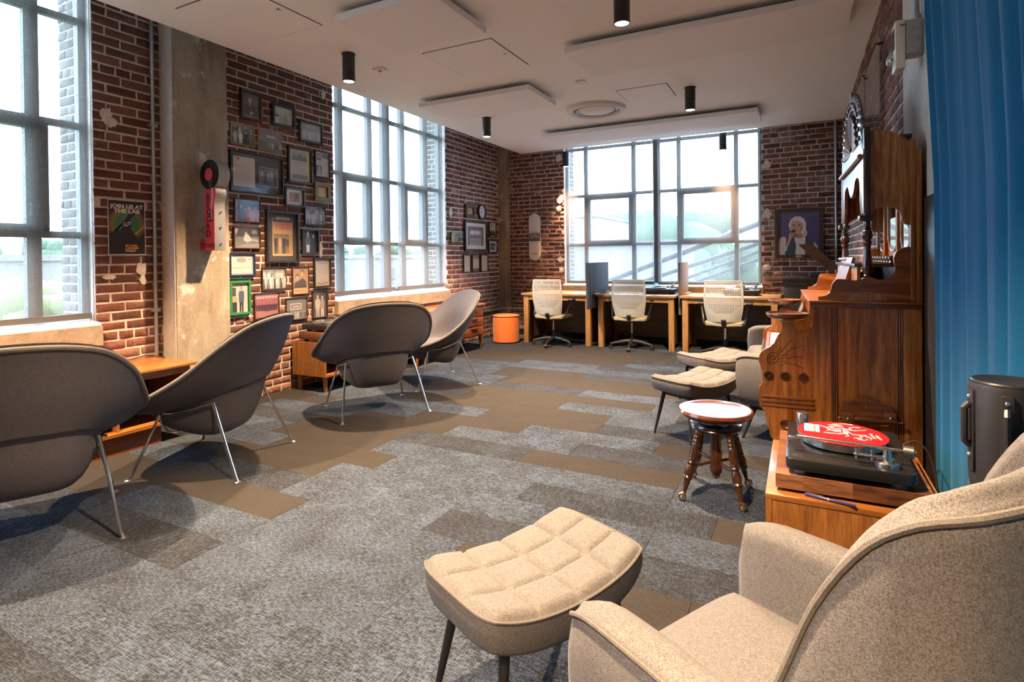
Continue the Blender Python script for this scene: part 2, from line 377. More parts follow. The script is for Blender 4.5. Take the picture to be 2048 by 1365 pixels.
roof = struct('trim_roof_slab', B().box(XO, YF-.2, ZT, XR+.3, YO, ZT+.15), 'concrete', 'concrete slab above the suspended ceiling', smooth=False)
ceiling = struct('ceiling', B().box(-4.12, YF, ZC, XR, 8.29, ZC+.2), 'ceil_white', 'white suspended plaster ceiling with raised panels', smooth=False)
floor_ = struct('floor', B().box(XO, YF-.2, -.3, XR+.3, YO, -.006), 'concrete', 'floor laid with streaked blue grey and taupe carpet planks', smooth=False)
struct('baseboard_back', B().box(-4.45, YB-.012, 0, XR, YB+.01, .09), 'baseboard', 'dark low baseboard along the end wall', smooth=False)
# concrete columns
def column(name, x0, y0, x1, y1, label, mat='concrete'):
    b = B().box(x0, y0, 0, x1, y1, ZT-.01, .008, 1)
    return struct(name, b, mat, label, smooth=False)
column('trim_column_left', XL, 2.70, -4.437, 3.178, 'weathered board marked concrete column between the left windows')
obj('plaster_face', B().box(XL+.015, 2.694, 0, -4.441, 2.699, 3.9), 'concrete_pale', bpy.data.objects['trim_column_left'], smooth=False, label='pale plastered side of the column')  # paler sheet: the light on this side is put into its colour
column('trim_column_corner', XL-.01, 8.395, -4.47, YB+.01, 'slim concrete column in the far left corner')
column('trim_column_right', XR-.012, 2.2, XR+.1, 3.69, 'pale plastered concrete column beside the blue curtain', 'concrete_pale')
# bricks --------------------------------------------------------
CO, BL, MJ = .0717, .205, .0155
def brick_mesh(L, mat, seed):
    r = random.Random(seed); h = CO-MJ; c = .006
    def j(a): return r.uniform(-a, a)
    b = B(); v = []
    for y, ins in ((.02, 0), (-.002, 0), (-.007, c)):
        ring = []
        for sx, sz in ((-1,-1), (0,-1), (1,-1), (1,1), (0,1), (-1,1)):
            ring.append(b.bm.verts.new((sx*(L/2-ins)+j(.003), y+(j(.002) if ins else 0), sz*(h/2-ins)+j(.003))))
        v.append(ring)
    for A, C in zip(v, v[1:]):
        for k in range(6): b.bm.faces.new((A[k], A[(k+1) % 6], C[(k+1) % 6], C[k]))
    b.bm.faces.new(v[-1])
    return newmesh('brick', b, mat, True, 50)
BR = {}
def bricks(parent, specs):
    """specs: (fn(u)->(x,y), rz, u0, u1, z0, z1, matfn, course_offset); each brick its own piece, largest 300 as objects"""
    allb = []; rr = random.Random(len(specs)*7+len(parent.name))
    for fn, rz, u0, u1, z0, z1, matfn in specs:
        k0 = math.ceil(z0/CO); k1 = math.floor(z1/CO)
        for k in range(k0, k1):
            zc = (k+.5)*CO; header = (k % 7 == 3)
            L = .5*(BL+MJ)-MJ if header else BL
            off = (0 if k % 2 else .5)*(L+MJ) + rr.uniform(-.012, .012)
            n0 = math.floor((u0-off)/(L+MJ)) - 1; u = n0*(L+MJ)+off
            while u < u1:
                a, c = max(u, u0+.002), min(u+L, u1-.002)
                if c-a > .03:
                    uc = (a+c)/2; x, y = fn(uc); q = PX((x, y, zc)); area = 0
                    if q and -30 < q[0] < 2078 and -30 < q[1] < 1395: area = (c-a)*CO/q[2]**2 * (abs(CF.dot(Vector((-math.sin(rz), math.cos(rz), 0))))+.15)
                    allb.append((area, x, y, zc, c-a, rz, matfn(uc, zc, rr)))
                u += L+MJ
    allb.sort(key=lambda t: -t[0])
    rest = B(); mats = []
    for i, (ar, x, y, z, L, rz, mt_) in enumerate(allb):
        kind = 0 if L > .15 else 1; key = (kind, mt_, rr.randrange(5))
        if key not in BR: BR[key] = brick_mesh(BL if kind == 0 else BL*.5, mt_, sum(map(ord, mt_))*13 + kind*31 + key[2]*7)
        me = BR[key]; sx = L/(BL if kind == 0 else BL*.5)
        M_ = Matrix.Translation((x, y, z)) @ Matrix.Rotation(rz, 4, 'Z') @ Matrix.Rotation(rr.uniform(-.006, .006), 4, 'Y') @ Matrix.Translation((0, rr.uniform(-.003, .002), 0)) @ Matrix.Diagonal((sx, 1, 1, 1))
        if i < 300 and ar > 0:
            o = bpy.data.objects.new('brick', me); COL.objects.link(o); o.parent = parent; o.matrix_local = M_
        else:
            n0 = len(rest.bm.verts); f0 = len(rest.bm.faces); rest.bm.from_mesh(me); rest.bm.verts.ensure_lookup_table(); rest.bm.faces.ensure_lookup_table()
            for v in rest.bm.verts[n0:]: v.co = M_ @ v.co
            if mt_ not in mats: mats.append(mt_)
            mi = mats.index(mt_)
            for f in rest.bm.faces[f0:]: f.material_index = mi
    o = obj('bricks_beyond', rest, mats, parent, angle=50); o['kind'] = 'stuff'; o['label'] = 'smaller and farther bricks of the same wall'
def mA(u, z, r): return 'brick_worn' if z < .75 + r.uniform(-.25, .25) else 'brick_red'
def mW(u, z, r): return 'brick_worn' if r.random() < (.75 if z < 1.0 else .3) else 'brick_red'  # more pale bricks low down: wear plus painted warm light
def mR(u, z, r): return 'brick_worn' if r.random() < .6 else 'brick_red'
LF = lambda u: (XL, u)
bricks(wall_left, [(LF, PI/2, W1Y[1], 2.70, 0, 3.5, mA), (LF, PI/2, 3.18, W2Y[0], 0, 3.5, mA), (LF, PI/2, W2Y[1], 8.395, 0, 3.5, mW), (LF, PI/2, W2Y[0], W2Y[1], 0, .68, mA), (LF, PI/2, .6, W1Y[1], 0, .66, mA),
       (lambda u: (u, W1Y[1]-.001), 0, XO, -4.80, .86, 3.7, lambda *a: 'brick_tan'), (lambda u: (u, W2Y[1]-.001), 0, XO, -4.80, .86, 3.7, lambda *a: 'brick_tan')])
bricks(wall_back, [(lambda u: (u, YB), 0, -4.47, W3X[0], .09, 3.6, mW), (lambda u: (u, YB), 0, W3X[1], XR, .09, 3.6, mR), (lambda u: (u, YB), 0, W3X[0], W3X[1], .09, .70, mW),
       (lambda u: (W3X[0]+.001, u), PI/2, 8.74, YO, .86, 3.7, lambda *a: 'brick_tan')])
bricks(wall_right, [(lambda u: (XR, u), -PI/2, 3.69, YB, .3, 3.5, mR)])
# old plaster left on the bricks
rp = random.Random(4)
def patch(parent, c, rz, w, h):
    n = 18; P = [(w*math.cos(2*PI*k/n)*rp.uniform(.55, 1.1), h*math.sin(2*PI*k/n)*rp.uniform(.55, 1.1)) for k in range(n)]
    b = B().prism(P, lambda a, q, s_: (a, s_, q), -.013, .004, .002); b.xf(Matrix.Translation(c) @ Matrix.Rotation(rz, 4, 'Z')); obj('plaster_patch', b, 'plaster', parent)
for u, v, w, h in ((212, 232, .05, .08), (222, 245, .04, .05), (282, 540, .055, .06), (284, 560, .03, .05), (218, 555, .05, .02), (645, 190, .03, .07), (903, 205, .05, .08), (900, 425, .05, .10), (640, 500, .03, .09)): patch(wall_left, OX(u, v, XL+.002), PI/2, w, h)
for u, v, w, h in ((1118, 318, .06, .08), (1120, 400, .07, .07), (1118, 418, .05, .05), (1122, 520, .06, .06), (1123, 540, .05, .05), (1533, 330, .06, .07), (1534, 428, .07, .08), (1535, 535, .06, .06)): patch(wall_back, OY(u, v, YB-.002), 0, w, h)
# carpet planks --------------------------------------------------
def inpoly(x, y, P):
    c = False
    for (x0, y0), (x1, y1) in zip(P, P[1:]+P[:1]):
        if (y0 > y) != (y1 > y) and x < (x1-x0)*(y-y0)/(y1-y0)+x0: c = not c
    return c
TAUPE = [[(975, 915), (1035, 872), (1300, 915), (1262, 968)], [(900, 800), (960, 785), (1140, 812), (1085, 845)], [(560, 875), (640, 850), (800, 840), (925, 810), (1000, 826), (780, 940)],
         [(0, 1180), (170, 1120), (270, 1200), (60, 1310), (0, 1290)], [(570, 1365), (640, 1305), (740, 1345), (740, 1400)], [(990, 775), (1080, 735), (1120, 745), (1030, 790)], [(1130, 765), (1140, 742), (1260, 755), (1250, 770)],
         [(1240, 830), (1270, 795), (1340, 812), (1330, 842)], [(1180, 790), (1200, 770), (1300, 775), (1290, 795)], [(640, 1100), (380, 1060), (420, 980), (560, 960)], [(950, 735), (960, 700), (1080, 705), (1040, 735)], [(1080, 720), (1100, 700), (1330, 712), (1320, 735)]]
LIGHT = [[(1050, 725), (1070, 710), (1260, 735), (1240, 758)], [(560, 965), (700, 915), (900, 930), (700, 1100)], [(860, 960), (1000, 830), (1400, 800), (1350, 1000)], [(800, 745), (900, 725), (1010, 740), (930, 775)], [(0, 1300), (700, 1040), (900, 1100), (600, 1365), (0, 1365)]]
tm = {}
for nm in ('light', 'mid', 'taupe'):
    for r_ in (0, 1):
        tm[nm, r_] = newmesh('carpet_tile', B().box(-.499, -.1245, -.006, .499, .1245, 0), 'carpet_%s%d' % (nm, r_), False)
rr = random.Random(3); j = 0; y = YF
while y < YB:
    x = XL - rr.choice((0, .25, .5, .75))
    while x < XR:
        x0, x1 = max(x, XL), min(x+1, XR)
        if x1-x0 > .05:
            q = PX(((x0+x1)/2, y+.125, 0)); nm = None
            if q:
                for P in TAUPE:
                    if inpoly(q[0], q[1], P): nm = 'taupe'
                if nm is None:
                    for P in LIGHT:
                        if inpoly(q[0], q[1], P): nm = 'light' if rr.random() < .85 else 'mid'
            if nm is None: nm = rr.choices(('taupe', 'mid', 'light'), (.28, .47, .25))[0]
            o = bpy.data.objects.new('carpet_tile', tm[nm, 0 if rr.random() < .65 else 1]); COL.objects.link(o); o.parent = floor_
            o.location = ((x0+x1)/2, y+.125, 0); o.scale = (x1-x0, min(1, (YB-y)/.25), 1)
        x += 1
    y += .25
# windows --------------------------------------------------------
def window(n, label, fn, u0, u1, bars, zrows, vents):
    """fn(u, d, z): u along the wall, d outward from the inner face; bars: (centre, width)"""
    def bx(b, ua, ub, da, db, za, zb):
        p, q = fn(ua, da, za), fn(ub, db, zb)
        return b.box(*[min(a, c) for a, c in zip(p, q)], *[max(a, c) for a, c in zip(p, q)])
    z0, z1 = ZS, 3.72; f = .045; d0, d1 = .09, .15
    b = B(); bx(b, u0, u0+f, d0, d1, z0, z1); bx(b, u1-f, u1, d0, d1, z0, z1); bx(b, u0+f, u1-f, d0, d1, z0, z0+f); bx(b, u0+f, u1-f, d0, d1, z1-f, z1)
    w = struct('window_%d' % n, b, 'steel_frame', label, smooth=False)
    for c, wd in bars: obj('mullion', bx(B(), c-wd/2, c+wd/2, d0+.004, d1-.004, z0+f, z1-f), 'steel_frame', w, smooth=False)
    edges = [u0+f] + [e for c, wd in bars for e in (c-wd/2, c+wd/2)] + [u1-f]
    cols = list(zip(edges[::2], edges[1::2]))
    zb = [z0+f] + [e for zz in zrows for e in (zz-.024, zz+.024)] + [z1-f]
    rows = list(zip(zb[::2], zb[1::2]))
    for ci, (ua, ub) in enumerate(cols):
        for zz in zrows: obj('muntin', bx(B(), ua, ub, d0+.008, d1-.008, zz-.024, zz+.024), 'steel_frame', w, smooth=False)
        for ri, (za, zc_) in enumerate(rows):
            g = .045 if ci in vents and ri == 1 else 0
            if g:
                b = B(); bx(b, ua, ua+g, d0-.006, d1, za, zc_); bx(b, ub-g, ub, d0-.006, d1, za, zc_); bx(b, ua+g, ub-g, d0-.006, d1, za, za+g); bx(b, ua+g, ub-g, d0-.006, d1, zc_-g, zc_)
                obj('vent_sash', b, 'steel_frame', w, smooth=False)
            obj('pane', bx(B(), ua+g, ub-g, .118, .122, za+g, zc_-g), 'glass', w, smooth=False)
    # sloped white ledge and concrete sill block
    P = [(.10, .90), (-.055, .858), (-.055, .845), (.10, .845)]
    b = B().prism(P, lambda a, c, t: fn(t, a, c), u0-.01, u1+.01); obj('sill_ledge', b, 'sill_white', w, smooth=False)
    b = B(); bx(b, u0-.015, u1+.015, -.065, .03, .70, .843); obj('sill_block', b, 'concrete_sill', w, smooth=False)
    return w
ZR = (1.51, 2.315, 3.09)
fL = lambda u, d, z: (XL-d, u, z)
fB = lambda u, d, z: (u, YB+d, z)
window(1, 'tall steel window with a screen shade beside the poster', fL, *W1Y, [(1.89, .085), (1.09, .06), (.78, .1), (.45, .06), (-.35, .06)], ZR, (1, 4))
window(2, 'steel window with two screen shades behind the lounge chairs', fL, *W2Y, [(4.80, .08), (5.295, .08), (5.60, .14), (5.935, .09), (6.44, .10)], ZR, (1, 4))
window(3, 'wide steel window above the row of desks', fB, *W3X, [(-3.107, .065), (-2.315, .07), (-1.956, .11), (-1.622, .06), (-.81, .06)], ZR, (1, 4))
def shade(label, fn, u0, u1, zb):
    p = fn((u0+u1)/2, .03, zb); t = thing('roller_shade', label, 'roller shade', p, 0, 'screen roller shades')
    def bx(ua, ub, da, db, za, zc_):
        p, q = fn(ua, da, za), fn(ub, db, zc_); return B().box(*[min(a, c) for a, c in zip(p, q)], *[max(a, c) for a, c in zip(p, q)])
    P = [[fn(u0, .035, zb), fn(u0, .035, 3.68)], [fn(u1, .035, zb), fn(u1, .035, 3.68)]]
    obj('cloth', B().grid(P), 'shade_cloth', t, True, smooth=False)
    obj('hem_bar', bx(u0, u1, .022, .048, zb-.03, zb+.012), 'steel_frame', t, True, smooth=False)
    obj('roller', B().cyl(fn(u0, .03, 3.69), fn(u1, .03, 3.69), .024, n=12), 'steel_frame', t, True)
    b = B(); cu = u1-.012; pts = [fn(cu-.012, -.01, 3.6), fn(cu-.012, -.01, zb-.07), fn(cu-.008, -.01, zb-.09), fn(cu+.004, -.01, zb-.095), fn(cu+.01, -.01, zb-.07), fn(cu+.01, -.01, 3.6)]
    obj('bead_chain', b.tube(pts, .0022, 5), 'steel', t, True)
shade('grey screen shade over the left window beside the poster', fL, .80, 2.20, .925)
shade('grey screen shade over the left window, nearest the camera', fL, -.645, .775, .925)
shade('grey screen shade on the side of the middle window nearest the frame gallery', fL, 4.605, 5.675, .94)
shade('grey screen shade on the side of the middle window nearest the clock', fL, 5.735, 6.785, .94)
shade('grey screen shade on the left half of the wide window above the desks', fB, -3.435, -1.985, .91)
shade('grey screen shade on the right half of the wide window, nearest the painting', fB, -1.93, -.49, .895)
# pipes on the walls ---------------------------------------------
p = OX(306, 200, XL+.04); y_ = OX(308, 400, XL+.035).y
t = thing('conduit_pipe', 'thin galvanized conduit running up the brick beside the poster', 'pipe', (XL+.035, y_, 0))
obj('pipe', B().cyl((XL+.035, y_, .555), (XL+.035, y_, 3.6), .014, n=12), 'galv', t, True)
for z_ in (.92, 2.4): obj('clamp', B().box(XL+.008, y_-.03, z_-.012, XL+.053, y_+.03, z_+.012, .003), 'galv', t, True)
t = thing('conduit_pipe', 'thin grey conduit running up the end wall near the painting', 'pipe', (.435, YB-.03, 0))
obj('pipe', B().cyl((.435, YB-.03, .0), (.435, YB-.03, 3.9), .016, n=12), 'galv', t, True)
z_ = OX(975, 622, XL+.02).z
t = thing('low_pipe', 'low pipe running round the far left corner above the orange pouf', 'pipe', (XL+.05, 7.6, z_))
obj('pipe', B().tube([(XL+.03, 6.9, z_), (XL+.03, 8.36, z_), (-4.43, 8.37, z_), (-4.43, YB-.03, z_), (-3.6, YB-.03, z_)], .016, 10), 'galv', t, True)
for y_ in (7.2, 8.0): obj('clamp', B().box(XL+.006, y_-.015, z_-.03, XL+.03, y_+.015, z_+.03), 'galv', t, True)
# ---------------------------------------------------------------- ceiling fittings
def cpanel(x0, y0, x1, y1, label, zb=2.955, th=.05):
    t = thing('ceiling_panel', label, 'acoustic panel', ((x0+x1)/2, (y0+y1)/2, zb), 0, 'white acoustic ceiling panels')
    obj('board', B().box(x0, y0, zb, x1, y1, zb+th, .003, 1), 'panel_white', t, True, smooth=False)
    for x_ in (x0+.15, x1-.15):
        for y_ in (y0+.12, y1-.12): obj('standoff', B().cyl((x_, y_, zb+th-.002), (x_, y_, ZC), .012, n=10), 'steel', t, True)
a, c, d = FL(665, 44, 2.955), FL(800, 107, 2.955), FL(973, 67, 2.955)
cpanel((a.x+c.x)/2, a.y, d.x, (c.y+d.y)/2, 'wide white acoustic panel on the ceiling near the left window')
a, c, d = FL(1127, 106, 2.955), FL(1184, 153, 2.955), FL(1694, 68.6, 2.955)
cpanel((a.x+c.x)/2, a.y, d.x, (c.y+d.y)/2, 'long white acoustic panel on the ceiling above the organ')
a, c, d = FL(836.5, 215, 2.955), FL(1058, 179, 2.955), FL(1113, 212, 2.955)
cpanel(a.x, (a.y+c.y)/2, (c.x+d.x)/2, d.y, 'small white acoustic panel between the round diffuser and the middle window')
a, c, d = FL(1085, 275, 2.955), FL(1517, 222.6, 2.955), FL(1523, 246, 2.955)
cpanel(a.x, (a.y+c.y)/2, (c.x+d.x)/2, d.y, 'white acoustic panel over the desks, farthest on the ceiling')
def hatch(pts, label):
    P = [FL(u, v, ZC) for u, v in pts]; x0, x1 = min(p.x for p in P), max(p.x for p in P); y0, y1 = min(p.y for p in P), max(p.y for p in P)
    xs = sorted(p.x for p in P); ys = sorted(p.y for p in P); x0, x1 = (xs[0]+xs[1])/2 if len(P) > 3 else xs[0], xs[-1]; y0, y1 = ys[0], ys[-1]
    t = thing('access_hatch', label, 'ceiling hatch', ((x0+x1)/2, (y0+y1)/2, ZC), 0, 'white ceiling access hatches')
    g = .008; b = B()
    for q in ((x0, y0, x1, y0+g), (x0, y1-g, x1, y1), (x0, y0, x0+g, y1), (x1-g, y0, x1, y1)): b.box(q[0], q[1], ZC-.0015, q[2], q[3], ZC+.002)
    obj('reveal_gap', b, 'mat_dark', t, True, smooth=False)
    obj('door', B().box(x0+g, y0+g, ZC-.005, x1-g, y1-g, ZC+.002), 'ceil_white', t, True, smooth=False)
    obj('latch', B().cyl((x1-.06, (y0+y1)/2, ZC-.007), (x1-.06, (y0+y1)/2, ZC-.004), .013, n=12), 'steel', t, True)
hatch([(350, 16.7), (522, 84.6), (644, 49)], 'square white access hatch on the ceiling nearest the left window')
hatch([(842.5, 107), (932, 153), (1057.7, 128.8), (981, 76)], 'square white access hatch beside the wide ceiling panel')
hatch([(1232.6, 181.8), (1256, 205), (1353, 191), (1332, 165.8)], 'small white access hatch next to the round diffuser')
# black cylinder downlights on a regular grid, one added behind the camera for light
def downlight(x, y, zt, label, pendant=False, r=.052, h=.235):
    t = thing('pendant_light' if pendant else 'downlight', label, 'ceiling light', (x, y, zt-h), 0, 'black cylinder ceiling lights')
    z0 = zt-h
    b = B().lathe([(r*.9, z0+.012), (r, z0), (r, z0+.085), (r*.94, z0+.088), (r*.94, z0+.094), (r, z0+.097), (r, zt)], (x, y, 0), 32); obj('housing', b, 'black_metal', t, True)
    obj('lens', B().lathe([(0, z0+.004), (r*.86, z0+.004), (r*.86, z0+.011), (0, z0+.011)], (x, y, 0), 28), 'lamp_glow', t, True)
    obj('trim_ring', B().lathe([(r*.87, z0), (r*1.005, z0-.001), (r*1.005, z0+.004), (r*.87, z0+.004)], (x, y, 0), 28, ring=True), 'black_metal', t, True)
    if pendant:
        obj('cord', B().cyl((x, y, zt), (x, y, ZT-.02), .004, n=6), 'black_plastic', t, True); obj('rose', B().lathe([(.05, ZT-.03), (.05, ZT)], (x, y, 0), 20), 'black_metal', t, True)
    else: obj('ceiling_plate', B().lathe([(r*1.15, zt-.006), (r*1.15, zt)], (x, y, 0), 28), 'black_metal', t, True)
    L = bpy.data.lights.new('lamp', 'SPOT'); L.energy = SPOT_W; L.color = SPOT_COL; L.spot_size = math.radians(56 if pendant else 102); L.spot_blend = 1.0 if pendant else .6; L.energy = SPOT_W*(.7 if pendant else 1); L.shadow_soft_size = .035
    lo = bpy.data.objects.new('lamp', L); COL.objects.link(lo); lo.parent = t; lo.location = (0, 0, -.012)
for x, y, lb in ((-3.367, 3.538, 'black cylinder downlight in front of the frame gallery'), (-1.009, 3.527, 'large black cylinder downlight at the top edge near the long ceiling panel'),
                 (-3.424, 5.96, 'black cylinder downlight beside the small ceiling panel'), (-.991, 5.941, 'black cylinder downlight beside the small access hatch'),
                 (-3.35, 1.11, 'black cylinder downlight above the nearest grey lounge chair'), (-1.0, 1.11, 'black cylinder downlight above the near tufted ottoman'), (-.35, -.95, 'black cylinder downlight behind the camera')):
    downlight(x, y, ZC, lb)
p = OY(1132, 319, 8.42); downlight(p.x, 8.42, OY(1132, 304, 8.42).z, 'black pendant light hanging at the left edge of the wide window', True, .052, .24)
p = OY(1445.5, 284, 8.42); downlight(p.x, 8.42, OY(1445.5, 267, 8.42).z, 'black pendant light hanging in front of the wide window', True, .052, .24)
# round diffuser
p = FL(1192, 222, 3.02)
t = thing('round_diffuser', 'round white ring shaped air diffuser on the ceiling', 'air diffuser', (p.x, p.y, ZC))
obj('outer_ring', B().lathe([(.345, ZC), (.34, ZC-.03), (.32, ZC-.045), (.285, ZC-.04), (.265, ZC-.02), (.262, ZC)], (p.x, p.y, 0), 56, ring=True), 'white_paint', t, True)
obj('inner_ring', B().lathe([(.255, ZC), (.25, ZC-.018), (.235, ZC-.03), (.222, ZC-.018), (.22, ZC)], (p.x, p.y, 0), 56, ring=True), 'sign_grey', t, True)
obj('face', B().lathe([(0, ZC-.03), (.19, ZC-.03), (.212, ZC-.02), (.212, ZC)], (p.x, p.y, 0), 56), 'white_paint', t, True)
p = FL(1162, 163, ZC); t = thing('sprinkler_cover', 'small round white sprinkler cover on the ceiling', 'sprinkler cover', (p.x, p.y, ZC))
obj('plate', B().lathe([(0, ZC-.012), (.045, ZC-.012), (.05, ZC-.007), (.05, ZC)], (p.x, p.y, 0), 28), 'white_paint', t, True); obj('rim', B().lathe([(.053, ZC-.004), (.06, ZC-.003), (.06, ZC), (.053, ZC)], (p.x, p.y, 0), 28, ring=True), 'steel', t, True)
p = FL(760, 138, ZC); t = thing('sensor_plate', 'small square ceiling sensor with a red light', 'sensor', (p.x, p.y, ZC))
obj('plate', B().box(p.x-.06, p.y-.04, ZC-.012, p.x+.06, p.y+.04, ZC, .004), 'white_paint', t, True); obj('indicator', B().ball((p.x, p.y, ZC-.014), .016), 'screen_red', t, True)
# ---------------------------------------------------------------- lounge chairs with flared shells
def mirror_ring(half, n=29):
    h = loft(half, n); return h + [Vector((-p.x, p.y, p.z)) for p in h[-2:0:-1]]
R_ = [(0,-.39,.405), (.22,-.395,.41), (.38,-.36,.435), (.475,-.25,.475), (.50,-.09,.54), (.475,.09,.65), (.425,.24,.78), (.32,.355,.885), (.17,.42,.93), (0,.435,.94)]
K_ = [(0,-.36,.365), (.16,-.35,.365), (.26,-.29,.375), (.305,-.19,.395), (.315,-.06,.43), (.30,.07,.47), (.265,.17,.505), (.195,.25,.53), (.10,.29,.54), (0,.30,.545)]
B_ = [(0,-.26,.29), (.10,-.255,.288), (.17,-.215,.275), (.205,-.13,.258), (.21,-.04,.242), (.20,.04,.232), (.17,.10,.23), (.12,.14,.233), (.06,.155,.236), (0,.16,.237)]
def make_womb():
    t = thing('lounge_chair', 'x', 'chair', (0, 0, 0), 0, 'grey shell lounge chairs on chrome legs')
    R, K, Q = (mirror_ring(h) for h in (R_, K_, B_)); n = len(R); rows = []
    for i in range(n):
        out = Vector((R[i].x, R[i].y, 0)).normalized()
        mid = R[i].lerp(K[i], .5) + out*.012 - Vector((0, 0, .012)); bm_ = K[i].lerp(Q[i], .55) + out*.012
        cc = Vector((Q[i].x*.45, Q[i].y*.45, Q[i].z-.012))
        rows.append(loft([R[i], mid, K[i]], 9)[:-1] + loft([K[i], K[i]-out*.022-Vector((0, 0, .012)), bm_, Q[i], cc], 14))
    b = B().grid(rows, cu=True); c = b.bm.verts.new((0, -.01, .235))
    b.bm.verts.ensure_lookup_table()
    for i in range(n):
        b.bm.faces.new((b.bm.verts[i*22+21], b.bm.verts[((i+1) % n)*22+21], c))
    obj('shell', b, 'tweed_womb', t, angle=24)
    rows = []
    for i in range(n):
        out = Vector((R[i].x, R[i].y, 0)).normalized(); r2 = R[i] - out*.022 + Vector((0, 0, .008))
        top = R[i].lerp(r2, .5) + Vector((0, 0, .014)); m2 = R[i].lerp(K[i], .55) - out*.05 + Vector((0, 0, .02)); s1 = Vector((K[i].x*.80, K[i].y*.80-.01, max(.40, K[i].z*.5+.205))); s2 = Vector((K[i].x*.42, K[i].y*.42, .395))
        rows.append(loft([R[i], top, r2, m2, s1, s2], 24))
    b = B().grid(rows, cu=True); c = b.bm.verts.new((0, -.02, .392)); b.bm.verts.ensure_lookup_table()
    for i in range(n): b.bm.faces.new((b.bm.verts[i*24+23], b.bm.verts[((i+1) % n)*24+23], c))
    obj('lining', b, 'tweed_womb', t, angle=70)
    obj('piping', B().tube([p+Vector((p.x, p.y, 0)).normalized()*-.004+Vector((0, 0, .004)) for p in R], .0135, 10, closed=True), 'piping', t)
    def pillow(cx, cy_, cz, hx, hy, hz, tilt=0):
        P = []
        for i in range(19):
            a = -1+i/9; row = []
            for j_ in range(19):
                c_ = -1+j_/9; x = a*math.sqrt(1-.42*c_*c_); y = c_*math.sqrt(1-.42*a*a); e = max(0, 1-max(abs(a), abs(c_))**3)
                row.append((hx*x, hy*y, hz*e**.5))
            P.append(row)
        b = B().grid(P).grid([[(x, y, -z*.5) for x, y, z in row] for row in P])
        bmesh.ops.remove_doubles(b.bm, verts=b.bm.verts[:], dist=1e-4)
        return b.xf(Matrix.Translation((cx, cy_, cz)) @ Matrix.Rotation(tilt, 4, 'X'))
    obj('seat_cushion', pillow(0, -.09, .405, .27, .24, .05), 'tweed_womb', t, angle=70)
    for sx in (-1, 1):
        lg = obj('leg', B().tube([(sx*.27, -.20, .385), (sx*.31, -.255, .22), (sx*.352, -.33, .03), (sx*.36, -.345, .008)], .0085, 10), 'chrome', t)
        obj('glide', B().lathe([(.019, 0), (.019, .008), (.009, .014)], (sx*.36, -.345, 0), 16), 'steel', lg)
        lg = obj('leg', B().tube([(sx*.285, .14, .455), (sx*.32, .22, .26), (sx*.357, .315, .03), (sx*.365, .33, .008)], .0085, 10), 'chrome', t)
        obj('glide', B().lathe([(.019, 0), (.019, .008), (.009, .014)], (sx*.365, .33, 0), 16), 'steel', lg)
    pts = loft([(-.27,-.20,.385), (-.25,-.20,.30), (-.20,-.17,.245), (0,-.13,.222), (.20,-.17,.245), (.25,-.20,.30), (.27,-.20,.385)], 25)
    obj('frame_tube', B().tube(pts, .008, 8), 'chrome', t)
    pts = loft([(-.27,-.20,.385), (-.315,-.05,.405), (-.285,.14,.455)], 9)
    for s in (1, -1): obj('side_rail', B().tube([(p.x*s, p.y, p.z) for p in pts], .008, 8), 'chrome', t)
    return t
def facing(dx, dy): return math.atan2(dx, -dy)           # turns local -y (the front) towards (dx, dy)
womb = make_womb()
for i, (x, y, dx, dy, lb) in enumerate(((-3.29, 1.265, -.91, .42, 'grey shell lounge chair seen from behind, nearest the left window'), (-3.385, 2.325, -.91, -.41, 'grey shell lounge chair seen from the side, in front of the concrete column'),
                                        (-3.29, 3.73, -.845, .535, 'grey shell lounge chair seen from behind, in front of the record cabinet'), (-3.44, 4.865, -.56, -.83, 'grey shell lounge chair with its pale seat showing, nearest the orange pouf'))):
    if i == 0: c = womb; c.location = (x, y, 0); c.rotation_euler = (0, 0, facing(dx, dy)); c['label'] = lb
    else: dup(womb, (x, y, 0), facing(dx, dy), lb)
